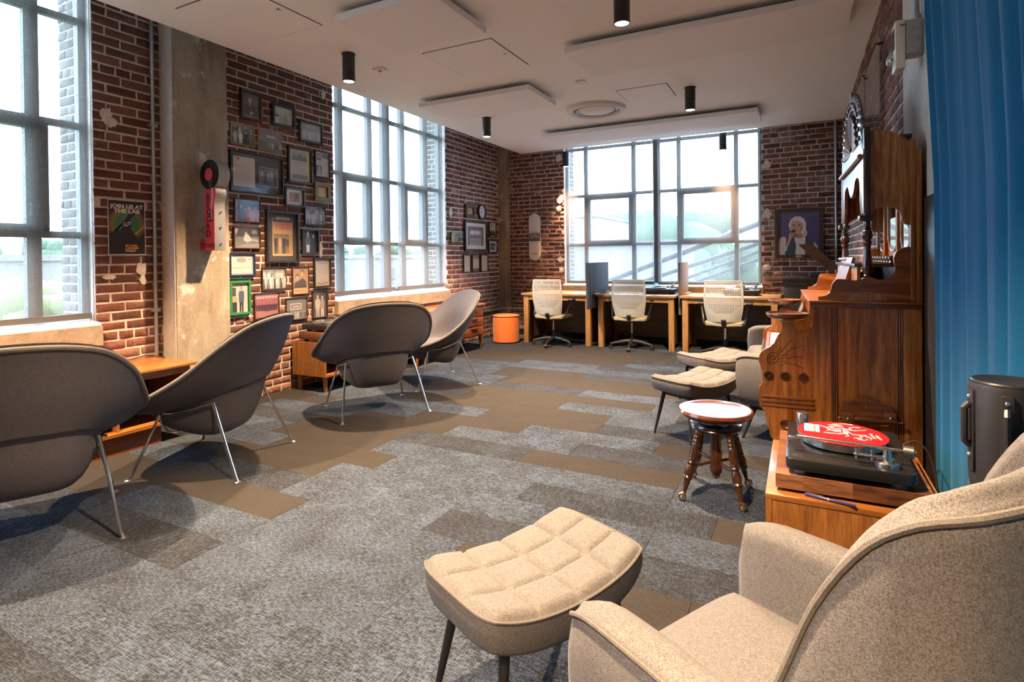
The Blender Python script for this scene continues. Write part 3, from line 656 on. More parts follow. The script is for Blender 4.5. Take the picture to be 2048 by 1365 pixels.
# ---------------------------------------------------------------- tufted ottomans
def make_ottoman():
    t = thing('ottoman', 'x', 'ottoman', (0, 0, 0), 0, 'tufted grey ottomans')
    L, D = .58, .385; NU, NV = 57, 43
    def xy(a, c): return L/2*a*(1-.075*abs(c)**5), D/2*c*(1-.10*abs(a)**5)
    def zb(a): return .375 + .045*a*a
    P = []
    for i in range(NU):
        a = -1+2*i/(NU-1); row = []
        for j_ in range(NV):
            c = -1+2*j_/(NV-1); x, y = xy(a, c); u, v = (a+1)/2*4, (c+1)/2*3
            e = min(1, (1-max(abs(a), abs(c)))/.10)
            s = (abs(math.sin(PI*u))**.55)*(abs(math.sin(PI*v))**.55)
            du, dv = abs(u-round(u)), abs(v-round(v)); inner = 0 < round(u) < 4, 0 < round(v) < 3
            g = 0
            if inner[0]: g = max(g, math.exp(-(du/.035)**2))
            if inner[1]: g = max(g, math.exp(-(dv/.035)**2))
            z = zb(a) + .012*math.sqrt(max(e, 0)) + (.012*s**.5 + .006)*min(1, e*1.2) - .004*g*e
            row.append((x, y, z))
        P.append(row)
    obj('tufted_top', B().grid(P), 'tweed', t, angle=80)
    edge = [(i/ (NU-1)*2-1, -1) for i in range(NU)] + [(1, j_/(NV-1)*2-1) for j_ in range(1, NV)] + [(1-i/(NU-1)*2, 1) for i in range(1, NU)] + [(-1, 1-j_/(NV-1)*2) for j_ in range(1, NV-1)]
    rows = []
    for a, c in edge:
        x, y = xy(a, c); z = zb(a); rows.append(loft([(x, y, z), (x*1.015, y*1.02, z-.03), (x*.99, y*.985, z-.07), (x*.93, y*.90, z-.092), (x*.5, y*.5, .30)], 10))
    obj('cushion_side', B().grid(rows, cu=True), 'tweed', t, angle=70)
    obj('piping', B().tube([(*[q*1.006 for q in xy(a, c)], zb(a)+.002) for a, c in edge], .0045, 6, closed=True), 'piping', t)
    obj('base_board', B().box(-.20, -.13, .290, .20, .13, .305), 'matte_black', t, smooth=False)
    for sx in (-1, 1):
        for sy in (-1, 1): obj('leg', B().tube([(sx*.20, sy*.115, .315), (sx*.255, sy*.165, .0)], [.016, .0085], 14), 'matte_black', t)
    return t
ott = make_ottoman()
for i, (x, y, a, lb) in enumerate(((-.70, 1.475, 65, 'tufted grey ottoman in the foreground beside the near armchair'), (-.69, 4.24, 60, 'tufted grey ottoman behind the piano stool'), (-.69, 5.27, 50, 'tufted grey ottoman farthest away, in front of a desk chair'))):
    if i == 0: ott.location = (x, y, 0); ott.rotation_euler = (0, 0, math.radians(a)); ott['label'] = lb
    else: dup(ott, (x, y, 0), math.radians(a), lb)
# ---------------------------------------------------------------- wing armchairs
def make_armchair():
    t = thing('armchair', 'x', 'chair', (0, 0, 0), 0, 'grey tweed wing armchairs')
    half = [(.31,-.325,.575,.05), (.325,-.26,.602,.085), (.332,-.12,.606,.09), (.335,.0,.606,.085), (.337,.085,.645,.075), (.34,.118,.75,.065), (.341,.148,.865,.06), (.340,.19,.955,.058), (.334,.235,1.003,.055), (.305,.285,1.024,.055), (.225,.32,1.034,.055), (.11,.335,1.04,.055), (0,.338,1.042,.055)]
    pts = loft([Vector(p[:3]) for p in half], 41); th = [p[3] for p in half]
    def tk(i):
        f = i/40*(len(th)-1); k = min(int(f), len(th)-2); return th[k]+(th[k+1]-th[k])*(f-k)
    full = [(p, tk(i)) for i, p in enumerate(pts)]; full = full + [(Vector((-p.x, p.y, p.z)), w) for p, w in full[-2::-1]]
    n = len(full); rows = []; edge = []; inner = []
    for i, (p, w) in enumerate(full):
        a, c = full[max(i-1, 0)][0], full[min(i+1, n-1)][0]; tg = Vector((c.x-a.x, c.y-a.y, 0)).normalized(); nr = Vector((tg.y, -tg.x, 0))
        if nr.dot(Vector((p.x, p.y-.0, 0))) < 0: nr = -nr
        lean = Vector((0, 1, 0))*.12*max(0, p.z-.55)*(1 if p.y > .05 else .3); h = p.z; q = Vector((p.x, p.y, 0))
        o = lambda off, z, l=1.0: q + nr*off + lean*l + Vector((0, 0, z))
        l0 = (.30-.55)
        rows.append(loft([o(-.075, .235, 0), o(-.02, .27, 0), o(.008, .40, .1), o(.012, (h+.40)/2, .5), o(.008, h-.05), o(0, h-.012), o(-.012, h), o(-w*.5, h+.012), o(-w*.9, h-.004), o(-w, h-.04), o(-w-.004, (h+.36)/2, .5), o(-w-.008, .33, 0)], 36))
        edge.append(o(.004, h-.008)); inner.append(o(-w*.92, h-.002))
    b = B().grid(rows)
    for row in (0, n-1):
        b.bm.verts.ensure_lookup_table(); vs = [b.bm.verts[row*36+k] for k in range(36)]
        c = Vector(); 
        for v in vs: c += v.co
        c = c/36 + Vector((0, -.022, 0)); cv = b.bm.verts.new(c)
        for k in range(36): b.bm.faces.new((vs[k], vs[(k+1) % 36], cv))
    obj('shell', b, 'tweed', t, angle=75)
    obj('piping', B().tube(edge, .0055, 7), 'piping', t)
    # seat cushion
    P = []
    for i in range(25):
        a = -1+i/12; row = []
        for j_ in range(25):
            c = -1+j_/12; x = .272*a*(1-.05*abs(c)**6); y = -.045+.315*c*(1-.06*abs(a)**6); e = max(0, 1-max(abs(a), abs(c))**5)
            row.append((x, y, .375+.065*e**.45+.012*(1-a*a)*(1-c*c)))
        P.append(row)
    b = B().grid(P); S2 = [[P[i][0] for i in range(25)], [P[24][j_] for j_ in range(25)], [P[24-i][24] for i in range(25)], [P[0][24-j_] for j_ in range(25)]]
    ring = [p for s in S2 for p in s[:-1]]
    b.grid([[Vector(p), Vector((p[0]*1.01, p[1]*1.01, .32)), Vector((p[0]*.97, p[1]*.97, .25)), Vector((p[0]*.80, p[1]*.80, .225))] for p in ring], cu=True)
    bmesh.ops.remove_doubles(b.bm, verts=b.bm.verts[:], dist=1e-4)
    obj('seat', b, 'tweed', t, angle=75)
    obj('base_board', B().box(-.22, -.27, .205, .22, .22, .24), 'matte_black', t, smooth=False)
    for sx in (-1, 1):
        for y0, y1 in ((-.23, -.30), (.20, .29)): obj('leg', B().tube([(sx*.21, y0, .235), (sx*.275, y1, 0)], [.017, .009], 14), 'matte_black', t)
    return t
arm = make_armchair()
for i, (x, y, dx, dy, lb) in enumerate(((.012, 1.185, -.88, .47, 'grey tweed armchair seen from behind in the lower right corner'), (.0, 4.43, -.93, .30, 'grey tweed armchair just behind the carved organ'), (-.06, 5.72, -.88, -.25, 'grey tweed armchair farther away, in front of the dark cabinet'))):
    if i == 0: arm.location = (x, y, 0); arm.rotation_euler = (0, 0, facing(dx, dy)); arm['label'] = lb
    else: dup(arm, (x, y, 0), facing(dx, dy), lb)
# ---------------------------------------------------------------- pouf
t = thing('pouf', 'round orange fabric pouf in the far corner', 'pouf', (-4.07, 7.62, 0)); 
obj('body', B().lathe([(.0, .008), (.19, .008), (.205, .02), (.207, .22), (.205, .40), (.198, .408)], n=48), 'pouf_orange', t)
obj('lid_cushion', B().lathe([(0, .43), (.15, .43), (.195, .426), (.208, .416), (.205, .408), (0, .407)], n=48), 'pouf_orange', t)
obj('seam', B().tube([(.208*math.cos(k*PI/24), .208*math.sin(k*PI/24), .407) for k in range(48)], .0025, 5, closed=True), 'frame_brown', t)
obj('base_disc', B().lathe([(0, 0), (.18, 0), (.18, .01), (0, .01)], n=32), 'matte_black', t)
# ---------------------------------------------------------------- turntables
def turntable(x, y, z, rz, label, w=.44, d=.34, silver=False, paper=False):
    t = thing('turntable', label, 'turntable', (x, y, z), rz, 'black turntables')
    obj('plinth', B().box(-w/2, -d/2, .018, w/2, d/2, .075, .010, 3), 'black_plastic', t)
    for sx in (-1, 1):
        for sy in (-1, 1): obj('foot', B().lathe([(.018, 0), (.022, .006), (.022, .019)], (sx*(w/2-.05), sy*(d/2-.05), 0), 16), 'rubber', t)
    cx = -.055
    pl = obj('platter', B().lathe([(0, .077), (.153, .077), (.155, .082), (.155, .092), (.150, .096), (0, .096)], (cx, 0, 0), 48), 'alu', t)
    obj('slip_mat', B().lathe([(0, .096), (.146, .096), (.146, .0985), (0, .0985)], (cx, 0, 0), 40), 'alu' if silver else 'vinyl_black', pl)
    obj('spindle', B().lathe([(.0035, .098), (.0035, .108), (0, .111)], (cx, 0, 0), 10), 'chrome', pl)
    ab = obj('tonearm_base', B().lathe([(.036, .075), (.036, .088), (.022, .09), (.02, .112), (0, .112)], (w/2-.075, d/2-.085, 0), 24), 'alu', t)
    p0 = Vector((w/2-.075, d/2-.085, .118)); p1 = Vector((.085, -d/2+.085, .112))
    ta = obj('tonearm', B().tube(loft([p0+(p0-p1).normalized()*.03, p0, p0.lerp(p1, .6), p1+Vector((.018, .03, 0)), p1], 20), .0045, 8), 'chrome', t)
    obj('counterweight', B().cyl(p0+(p0-p1).normalized()*.025, p0+(p0-p1).normalized()*.06, .015), 'alu', ta); obj('headshell', B().box(p1.x-.011, p1.y-.032, p1.z-.008, p1.x+.011, p1.y+.004, p1.z+.004, .002), 'black_plastic', ta)
    obj('speed_button', B().box(-w/2+.02, -d/2+.02, .074, -w/2+.065, -d/2+.045, .079, .002), 'alu', t)
    obj('pitch_slider', B().box(w/2-.04, -d/2+.03, .074, w/2-.025, -d/2+.15, .077, .001), 'steel', t)
    if paper: obj('card', B().box(-.09, .05, .0985, .03, .13, .1315, .001), 'paper', t, label='small cream card on the platter')
    return t
# ---------------------------------------------------------------- low console behind the first lounge chair
x0, x1, y1, zt = -4.595, -4.055, 2.63, .55
t = thing('open_console', 'low open teak console beside the concrete column', 'console', ((x0+x1)/2, 1.9, 0))
y0 = .95
obj('top', B().box(x0, y0, zt-.022, x1, y1, zt, .003), 'teak_y', t, True); obj('apron', B().box(x1-.05, y0+.05, zt-.072, x1-.028, y1-.05, zt-.022), 'rose_y', t, True)
for y_ in (y0+.05, 1.8, y1-.05-.04): obj('upright', B().box(x1-.075, y_, .15, x1-.028, y_+.04, zt-.07), 'teak_z', t, True)
obj('end_panel', B().box(x0+.02, y1-.075, .15, x1-.075, y1-.055, zt-.022), 'teak_z', t, True); obj('end_panel', B().box(x0+.02, y0+.055, .15, x1-.075, y0+.075, zt-.022), 'teak_z', t, True)
obj('back_panel', B().box(x0+.01, y0+.06, .15, x0+.02, y1-.06, zt-.022), 'organ_dark', t, True); obj('bottom_shelf', B().box(x0+.02, y0+.05, .13, x1-.028, y1-.05, .15), 'teak_y', t, True)
obj('plinth', B().box(x0+.04, y0+.05, 0, x1-.06, y1-.25, .13), 'rose_y', t, True)
obj('divider', B().box(x0+.03, 2.09, .15, x1-.06, 2.105, zt-.022), 'teak_z', t, True)
t2 = thing('power_cord', 'thin black cord lying on the teak console', 'cord', (-4.4, 2.5, zt)); obj('cord', B().tube(loft([(-4.50, 2.30, zt+.004), (-4.53, 2.44, zt+.02), (-4.55, 2.53, zt+.026), (-4.50, 2.60, zt+.006), (-4.45, 2.61, zt+.004)], 16), .004, 6), 'rubber', t2, True)
# ---------------------------------------------------------------- record cabinet with slatted end
x0, x1, y0, y1, zb, zt = -4.575, -4.12, 3.95, 5.05, .155, .49
t = thing('record_cabinet', 'teak record cabinet with reeded end below the frame gallery', 'cabinet', ((x0+x1)/2, (y0+y1)/2, 0))
obj('body_back', B().box(x0, y0+.02, zb, x0+.015, y1-.02, zt), 'rose_y', t, True); obj('top_panel', B().box(x0, y0+.018, zt-.02, x1, y1-.018, zt), 'rose_y', t, True); obj('bottom_panel', B().box(x0, y0+.018, zb, x1, y1-.018, zb+.02), 'teak_y', t, True)
for s, yy in ((0, y0), (1, y1)):
    pn = obj('end_panel', B().box(x0, yy+(.004 if s == 0 else -.018), zb, x1, yy+(.018 if s == 0 else -.004), zt), 'teak_z', t, True)
    if s == 0:
        w_ = (x1-x0)/26
        me = newmesh('reed', B().lathe([(.0075, zb+.002), (.0075, zt-.002)], n=8), 'teak_z')
        for k in range(26):
            o = obj('reed', me, None, pn); o.location = (x0+w_*(k+.5)-(x0+x1)/2, yy+.004-(y0+y1)/2, 0); o.scale = (1, .6, 1)
for y_ in (y0+.36, y0+.72): obj('divider', B().box(x0+.015, y_, zb+.02, x1-.02, y_+.016, zt-.02), 'teak_z', t, True)
for xx in (x0+.06, x1-.05):
    for yy in (y0+.05, y1-.06): obj('leg', B().tube([(xx, yy, zb), (xx, yy, 0)], [.026, .018], 14), 'teak_z', t, True)
b = thing('walnut_board', 'thick walnut block under the turntable below the frame gallery', 'board', (-4.285, 4.2, zt))
obj('block', B().box(-4.49, 3.965, .515, -4.08, 4.44, .592, .003), 'butcher_a', b, True)
for xx in (-4.44, -4.13):
    for yy in (4.02, 4.38): obj('foot', B().lathe([(.02, zt), (.02, .516)], (xx, yy, 0), 14), 'rubber', b, True)
turntable(-4.285, 4.20, .592, PI/2, 'black turntable with silver platter on the walnut block below the gallery', .44, .36, True)
# ---------------------------------------------------------------- long sideboard under the middle window
x0, x1, y0, y1, zt = -4.58, -4.06, 5.35, 6.98, .66
t = thing('sideboard', 'long rosewood sideboard under the middle window', 'sideboard', ((x0+x1)/2, (y0+y1)/2, 0))
obj('top', B().box(x0, y0, zt-.035, x1, y1, zt, .014, 4), 'teak_y', t, True); bd = obj('body', B().box(x0+.01, y0+.03, .20, x1-.03, y1-.03, zt-.036), 'rose_y', t, True)
for k in range(3):
    for j_ in range(3):
        ya = y0+.05+k*(y1-y0-.1)/3; yb_ = ya+(y1-y0-.1)/3-.015; za = .215+j_*.135; dr = obj('drawer', B().box(x1-.032, ya, za, x1-.012, yb_, za+.12, .003), 'rose_y', t, True)
        obj('pull', B().box(x1-.014, (ya+yb_)/2-.08, za+.095, x1+.002, (ya+yb_)/2+.08, za+.108, .003), 'organ_dark', dr, False).location = (-(x0+x1)/2, -(y0+y1)/2, 0)
for xx in (x0+.06, x1-.06):
    for yy in (y0+.08, y1-.08): obj('leg', B().tube([(xx, yy, .20), (xx, yy+(.03 if yy > 6 else -.03), 0)], [.024, .015], 12), 'teak_z', t, True)
# ---------------------------------------------------------------- desks
def desk(x0, x1, yf, label):
    yb_ = 8.50; zt = .765; t = thing('desk', label, 'desk', ((x0+x1)/2, (yf+yb_)/2, 0), 0, 'oak listening desks')
    obj('top', B().box(x0-.03, yf-.03, zt-.03, x1+.03, yb_, zt, .003), 'oak_x', t, True); lw = .075
    obj('apron', B().box(x0+lw, yf+.006, zt-.10, x1-lw, yf+.028, zt-.03), 'oak_x', t, True)
    for xx in (x0, x1-lw):
        for yy in (yf, yb_-lw-.02): obj('leg', B().box(xx, yy, 0, xx+lw, yy+lw, zt-.031, .003), 'oak_z', t, True)
        obj('side_panel', B().box(xx+.02, yf+lw, .06, xx+.04, yb_-lw-.02, zt-.031), 'walnut_panel', t, True)
    obj('modesty_panel', B().box(x0+lw, yb_-.14, .10, x1-lw, yb_-.12, zt-.031), 'walnut_panel', t, True)
    return t
d1r = FL(1179.8, 691.7)
desk(-3.80, -2.72, 7.70, 'oak desk nearest the skateboard deck'); desk(-2.61, -1.53, 7.73, 'oak desk in the middle of the row under the window'); desk(-1.42, -.25, 7.73, 'oak desk nearest the painting')
def divider(x, yf, yb_, zt, zb, mat, mat2, label):
    t = thing('desk_divider', label, 'desk divider', (x, (yf+yb_)/2, zb), 0, 'striped felt desk dividers')
    obj('panel', B().box(x-.012, yf, zb, x+.012, yb_, zt, .003), mat, t, True)
    n = 9
    for k in range(n):
        yy = yf+(k+.5)*(yb_-yf)/n
        obj('stripe', B().box(x+.0115, yy-.006, zb+.004, x+.0135, yy+.006, zt-.004), mat2, t, True, smooth=False); obj('stripe', B().box(x-.0135, yy-.006, zb+.004, x-.0115, yy+.006, zt-.004), mat2, t, True, smooth=False)
    obj('edge_strip', B().box(x-.013, yf-.003, zb, x+.013, yf, zt), mat, t, True, smooth=False)
    for yy in (yf+.28, yb_-.18):
        c = obj('clamp', B().box(x+.0135, yy-.10, .766, x+.065, yy+.10, .785, .004), 'oak_x', t, True); obj('clamp_screw', B().cyl((x+.04-x, yy-(yf+yb_)/2, .785-zb), (x+.04-x, yy-(yf+yb_)/2, .83-zb), .007, n=10), 'brass', c)
divider(-2.666, 7.42, 8.38, OX(1190, 525.5, -2.666).z, .57, 'felt_dark', 'felt_stripe', 'dark striped felt divider between the left and middle desks')
divider(-1.47, 7.82, 8.45, OX(1371, 524.5, -1.47).z, .50, 'felt_taupe', 'felt_stripe', 'taupe striped felt divider between the middle and right desks')
turntable(-1.82, 8.17, .765, 0, 'black turntable on the middle desk', .46, .35); turntable(-.70, 8.18, .765, 0, 'black turntable with a cream card on the desk nearest the painting', .46, .35, False, True)
# ---------------------------------------------------------------- task chairs with perforated backs
def make_task():
    t = thing('task_chair', 'x', 'chair', (0, 0, 0), 0, 'white perforated task chairs')
    def P(u, v):                          # u -1..1 across, v 0..1 up (front is -y here, the back leans to +y)
        w = .175 + .055*math.sin(PI*min(1, v*1.25+.08)*.62) - .012*max(0, v-.8)*5
        z = .455 + .53*v; y = .215 + .05*v + .02*math.sin(PI*v) - .055*u*u*(1-.3*v)
        return Vector((u*w, y, z))
    b = B(); nu, nv = 24, 26
    def hole(i, j_):
        if i in (0, nu-1) or j_ in (nv-1,) or j_ < 6: return 0
        if j_ >= 15: return (.48, .40) if (j_ % 2 == 0 or True) and i not in (0, nu-1) else 0
        c = abs(i-(nu-1)/2)/(nu/2); return (.38, .32) if (j_-5)/10 > c*c*.9-.15 else 0
    def quad(*p): b.bm.faces.new([b.bm.verts.new(q) for q in p])
    for i in range(nu):
        for j_ in range(nv):
            u0, u1, v0, v1 = -1+2*i/nu, -1+2*(i+1)/nu, j_/nv, (j_+1)/nv; h = hole(i, j_)
            if not h: quad(P(u0, v0), P(u1, v0), P(u1, v1), P(u0, v1)); continue
            uc, vc = (u0+u1)/2, (v0+v1)/2; hu, hv = (u1-u0)*h[0]*.72, (v1-v0)*h[1]
            A = [P(u0, v0), P(u1, v0), P(u1, v1), P(u0, v1)]; C = [P(uc-hu, vc-hv), P(uc+hu, vc-hv), P(uc+hu, vc+hv), P(uc-hu, vc+hv)]
            for k in range(4): quad(A[k], A[(k+1) % 4], C[(k+1) % 4], C[k])
    bmesh.ops.remove_doubles(b.bm, verts=b.bm.verts[:], dist=1e-5)
    bk = obj('backrest', b, 'chair_white', t, angle=60); md = bk.modifiers.new('thick', 'SOLIDIFY'); md.thickness = .007
    rim = [P(-1, v/20) for v in range(21)] + [P(-1+2*k/16, 1) for k in range(1, 16)] + [P(1, 1-v/20) for v in range(21)]
    obj('back_rim', B().tube(rim, .0075, 8), 'chair_white', t)
    obj('back_support', B().tube(loft([(0, .06, .43), (0, .20, .44), (0, .235, .50)], 8), [.03]*8, 10), 'black_plastic', t)
    S_ = []
    for i in range(17):
        a = -1+i/8; row = []
        for j_ in range(17):
            c = -1+j_/8; row.append((.235*a*(1-.06*c**4), -.02+.225*c*(1-.1*a**4), .462-.02*max(0, -c-.4)+.012*a*a-.012*(max(abs(a), abs(c))**8)))
        S_.append(row)
    b = B().grid(S_); b.grid([[(x*.97, y*.97, z-.04) for x, y, z in row] for row in S_])
    R1 = [S_[i][0] for i in range(17)] + [S_[16][j_] for j_ in range(1, 17)] + [S_[15-i][16] for i in range(16)] + [S_[0][15-j_] for j_ in range(15)]
    b.grid([[Vector(p), Vector((p[0]*.97, p[1]*.97, p[2]-.04))] for p in R1], cu=True); bmesh.ops.remove_doubles(b.bm, verts=b.bm.verts[:], dist=1e-5)
    obj('seat', b, 'oak_cushion', t, angle=60)
    obj('seat_pan', B().box(-.19, -.17, .405, .19, .20, .428, .01), 'black_plastic', t)
    for s in (-1, 1):
        a = obj('armrest', B().tube(loft([(s*.17, .12, .42), (s*.235, .13, .43), (s*.255, .10, .52), (s*.285, .0, .655), (s*.29, -.01, .675)], 18), .013, 8), 'black_plastic', t)
        obj('arm_pad', B().box(s*.29-.035, -.14, .675, s*.29+.035, .05, .697, .009, 3), 'black_plastic', a)
    obj('gas_lift', B().cyl((0, 0, .22), (0, 0, .41), .014, n=16), 'chrome', t); obj('lift_shroud', B().cyl((0, 0, .09), (0, 0, .23), .025, n=16), 'black_plastic', t); obj('tilt_box', B().box(-.07, -.08, .375, .07, .08, .41, .01), 'black_plastic', t)
    for k in range(5):
        a = 2*PI*k/5+.35; d = Vector((math.cos(a), math.sin(a), 0)); e = d*.30
        lg = obj('base_arm', B().tube([Vector((0, 0, .115)), d*.12+Vector((0, 0, .11)), e+Vector((0, 0, .075))], [.032, .026, .016], 8), 'black_plastic', t)
        n_ = Vector((-d.y, d.x, 0)); obj('caster', B().cyl(e+n_*-.022+Vector((0, 0, .029)), e+n_*.022+Vector((0, 0, .029)), .029, n=18), 'black_plastic', lg); obj('caster_stem', B().cyl(e+Vector((0, 0, .05)), e+Vector((0, 0, .085)), .008, n=8), 'steel', lg)
    return t
base('oak_cushion', (.42,.36,.24), .8)
tk_ = make_task()
for i, (x, y, a, lb) in enumerate(((-3.27, 7.62, 180, 'white perforated task chair at the desk nearest the skateboard'), (-2.12, 7.76, 184, 'white perforated task chair at the middle desk'), (-.86, 7.60, 182, 'white perforated task chair at the desk nearest the painting'))):
    a = math.radians(a-180) + PI
    if i == 0: tk_.location = (x, y, 0); tk_.rotation_euler = (0, 0, a); tk_['label'] = lb
    else: dup(tk_, (x, y, 0), a, lb)
# ---------------------------------------------------------------- dark gramophone cabinet with its lid up
x0, x1, y0, y1, zt = -.20, .40, 7.92, 8.42, 1.0
t = thing('gramophone_cabinet', 'dark wooden gramophone cabinet with raised lid below the painting', 'cabinet', ((x0+x1)/2, (y0+y1)/2, 0))
obj('body', B().box(x0+.02, y0+.02, .10, x1-.02, y1, zt-.09, .004), 'victrola', t, True); obj('cornice', B().prism([(0, 0), (.02, 0), (.02, .09), (-.005, .09), (-.012, .07), (.0, .055), (-.004, .02)], lambda a, c, s: (s, y0+a, zt-.09+c), x0, x1), 'victrola', t, True)
obj('rim', B().box(x0, y0+.02, zt-.09, x1, y1, zt, .004), 'victrola', t, True)
for xx in (x0+.06, (x0+x1)/2+.01): 
    dr = obj('door', B().box(xx, y0+.004, .16, xx+.23, y0+.021, zt-.14, .004), 'victrola', t, True); obj('knob', B().ball((xx+.02-(x0+x1)/2, y0-(y0+y1)/2-.004, .55), .012), 'brass', dr)
for xx in (x0+.03, x1-.07):
    for yy in (y0+.03, y1-.07): obj('leg', B().box(xx, yy, 0, xx+.05, yy+.05, .11, .004), 'victrola', t, True)
a, c, d, e = OY(1597, 490, 8.0), OY(1625, 488, 8.0), OY(1676, 534, 8.0), OY(1664, 548, 8.0)
ld = obj('lid', B().prism([(a.x, a.z), (c.x-.06, c.z+.005), (c.x, c.z), (d.x, d.z), (e.x, e.z)], lambda p, q, s: (p, s, q), 7.95, 8.40), 'organ_brown', t, True)
obj('stay', B().cyl((.30-(x0+x1)/2, 8.39-(y0+y1)/2, zt), (.33-(x0+x1)/2, 8.39-(y0+y1)/2, 1.12), .006, n=8), 'brass', ld)
obj('hinge_bar', B().box(.35, 7.97, zt-.001, .385, 8.39, 1.09), 'victrola', t, True)
obj('tonearm', B().tube([(.02, 8.0, zt+.012), (.12, 8.05, zt+.02), (.22, 8.2, zt+.02)], .008, 8), 'steel', t, True)
# ---------------------------------------------------------------- carved reed organ
Y0, OWD = 3.05, .95; PV = Vector((.49, Y0, 0))
organ = thing('reed_organ', 'tall carved walnut reed organ with mirrored top against the brick wall', 'organ', PV, math.radians(2.0))
TR = Matrix.Translation(-PV)
def og(name, b, mat, parent=None, label=None, angle=35): return obj(name, b.xf(TR), mat, parent or organ, label=label, angle=angle)
def XZ(pts, y=Y0): return [(lambda p: (p.x, p.z))(OY(u, v, y)) for u, v in pts]
def smooth2(P, n): return [(p.x, p.y) for p in loft([Vector((a, b, 0)) for a, b in P], n)]
def slab(pts, y0, th, bev=.0): return B().prism(pts, lambda a, b, s: (a, s, b), y0, y0+th, bev)
px = lambda u, v, y=Y0: OY(u, v, y)
xl, xr_ = px(1627, 700).x, px(1845, 700).x; zled = px(1730, 603).z; zlt = zled-.032
xm1, xm2, xm3, xm4 = px(1662, 700).x, px(1675, 700).x, px(1793, 700).x, px(1807, 700).x
cheek = [(1564.5,645.5), (1563.7,657), (1560.8,664.5), (1555.7,671), (1551,680.6), (1545.4,691), (1535,695), (1525.6,700.4), (1519.8,708.5), (1517.9,717), (1519,726), (1524,736), (1525,747), (1525.6,758.6), (1524.6,764.5), (1520.5,770), (1518.3,776), (1519,788), (1518.8,802.5), (1520.5,810.6), (1527.8,818.7), (1533,827.5), (1532.5,834.8), (1535,845), (1538.8,855), (1539.6,864), (1542.5,873), (1549.8,878)]
hole = [(1628,640), (1628,612), (1619,612), (1617,622), (1623.5,642), (1620,657), (1608.4,663.8), (1595,660), (1587,653.5), (1583.5,645.5)]
ck = smooth2(XZ(cheek), 84); hl = XZ(hole); hl = hl[:3]+smooth2(hl[3:], 26)
cheek_poly = ck + [(px(1556, 905).x, px(1556, 905).z), (xl, px(1556, 905).z)] + hl
scroll = XZ([(1636,602), (1636,594), (1646.5,592.7), (1655,589), (1661,582.5), (1663.4,571.5), (1668,562.5), (1676,558.8), (1688,558.8), (1717,561), (1727,555.5), (1743,554.7), (1753,558.8), (1765.7,559.6), (1778.6,555.5), (1788,547.5), (1791.5,537), (1789,525.7), (1788,516), (1793,504.8), (1802.8,497.5), (1814,494.3), (1824,494.8), (1825,604)])
scroll_poly = smooth2(scroll[1:-1], 90) + [scroll[-1], scroll[0]]
can = XZ([(1741,260.6), (1753,259.8), (1773.8,260.6), (1785,263), (1801,269.5), (1811,275), (1820,282), (1823,450), (1812.5,448.4), (1804.4,441), (1803.6,432), (1799.6,422.6), (1790,415.3), (1773.8,413), (1756,416), (1746.4,424), (1741,436)])
can_poly = smooth2(can[:7], 24) + smooth2(can[7:], 40)
pa, pb, pc = px(1820.5, 350).x, px(1832.5, 350).x, px(1845, 500).x
zp1, zp2 = px(1826, 277.5).z, px(1836, 298.5).z
xf0, xf1 = px(1728.5, 350).x, px(1741, 350).x; zpt, zpb = px(1735, 254).z, px(1735, 431).z
dpx = (px(1737, 500)-CAM).dot(CF)/FPX                            # metres per photo pixel on the near side
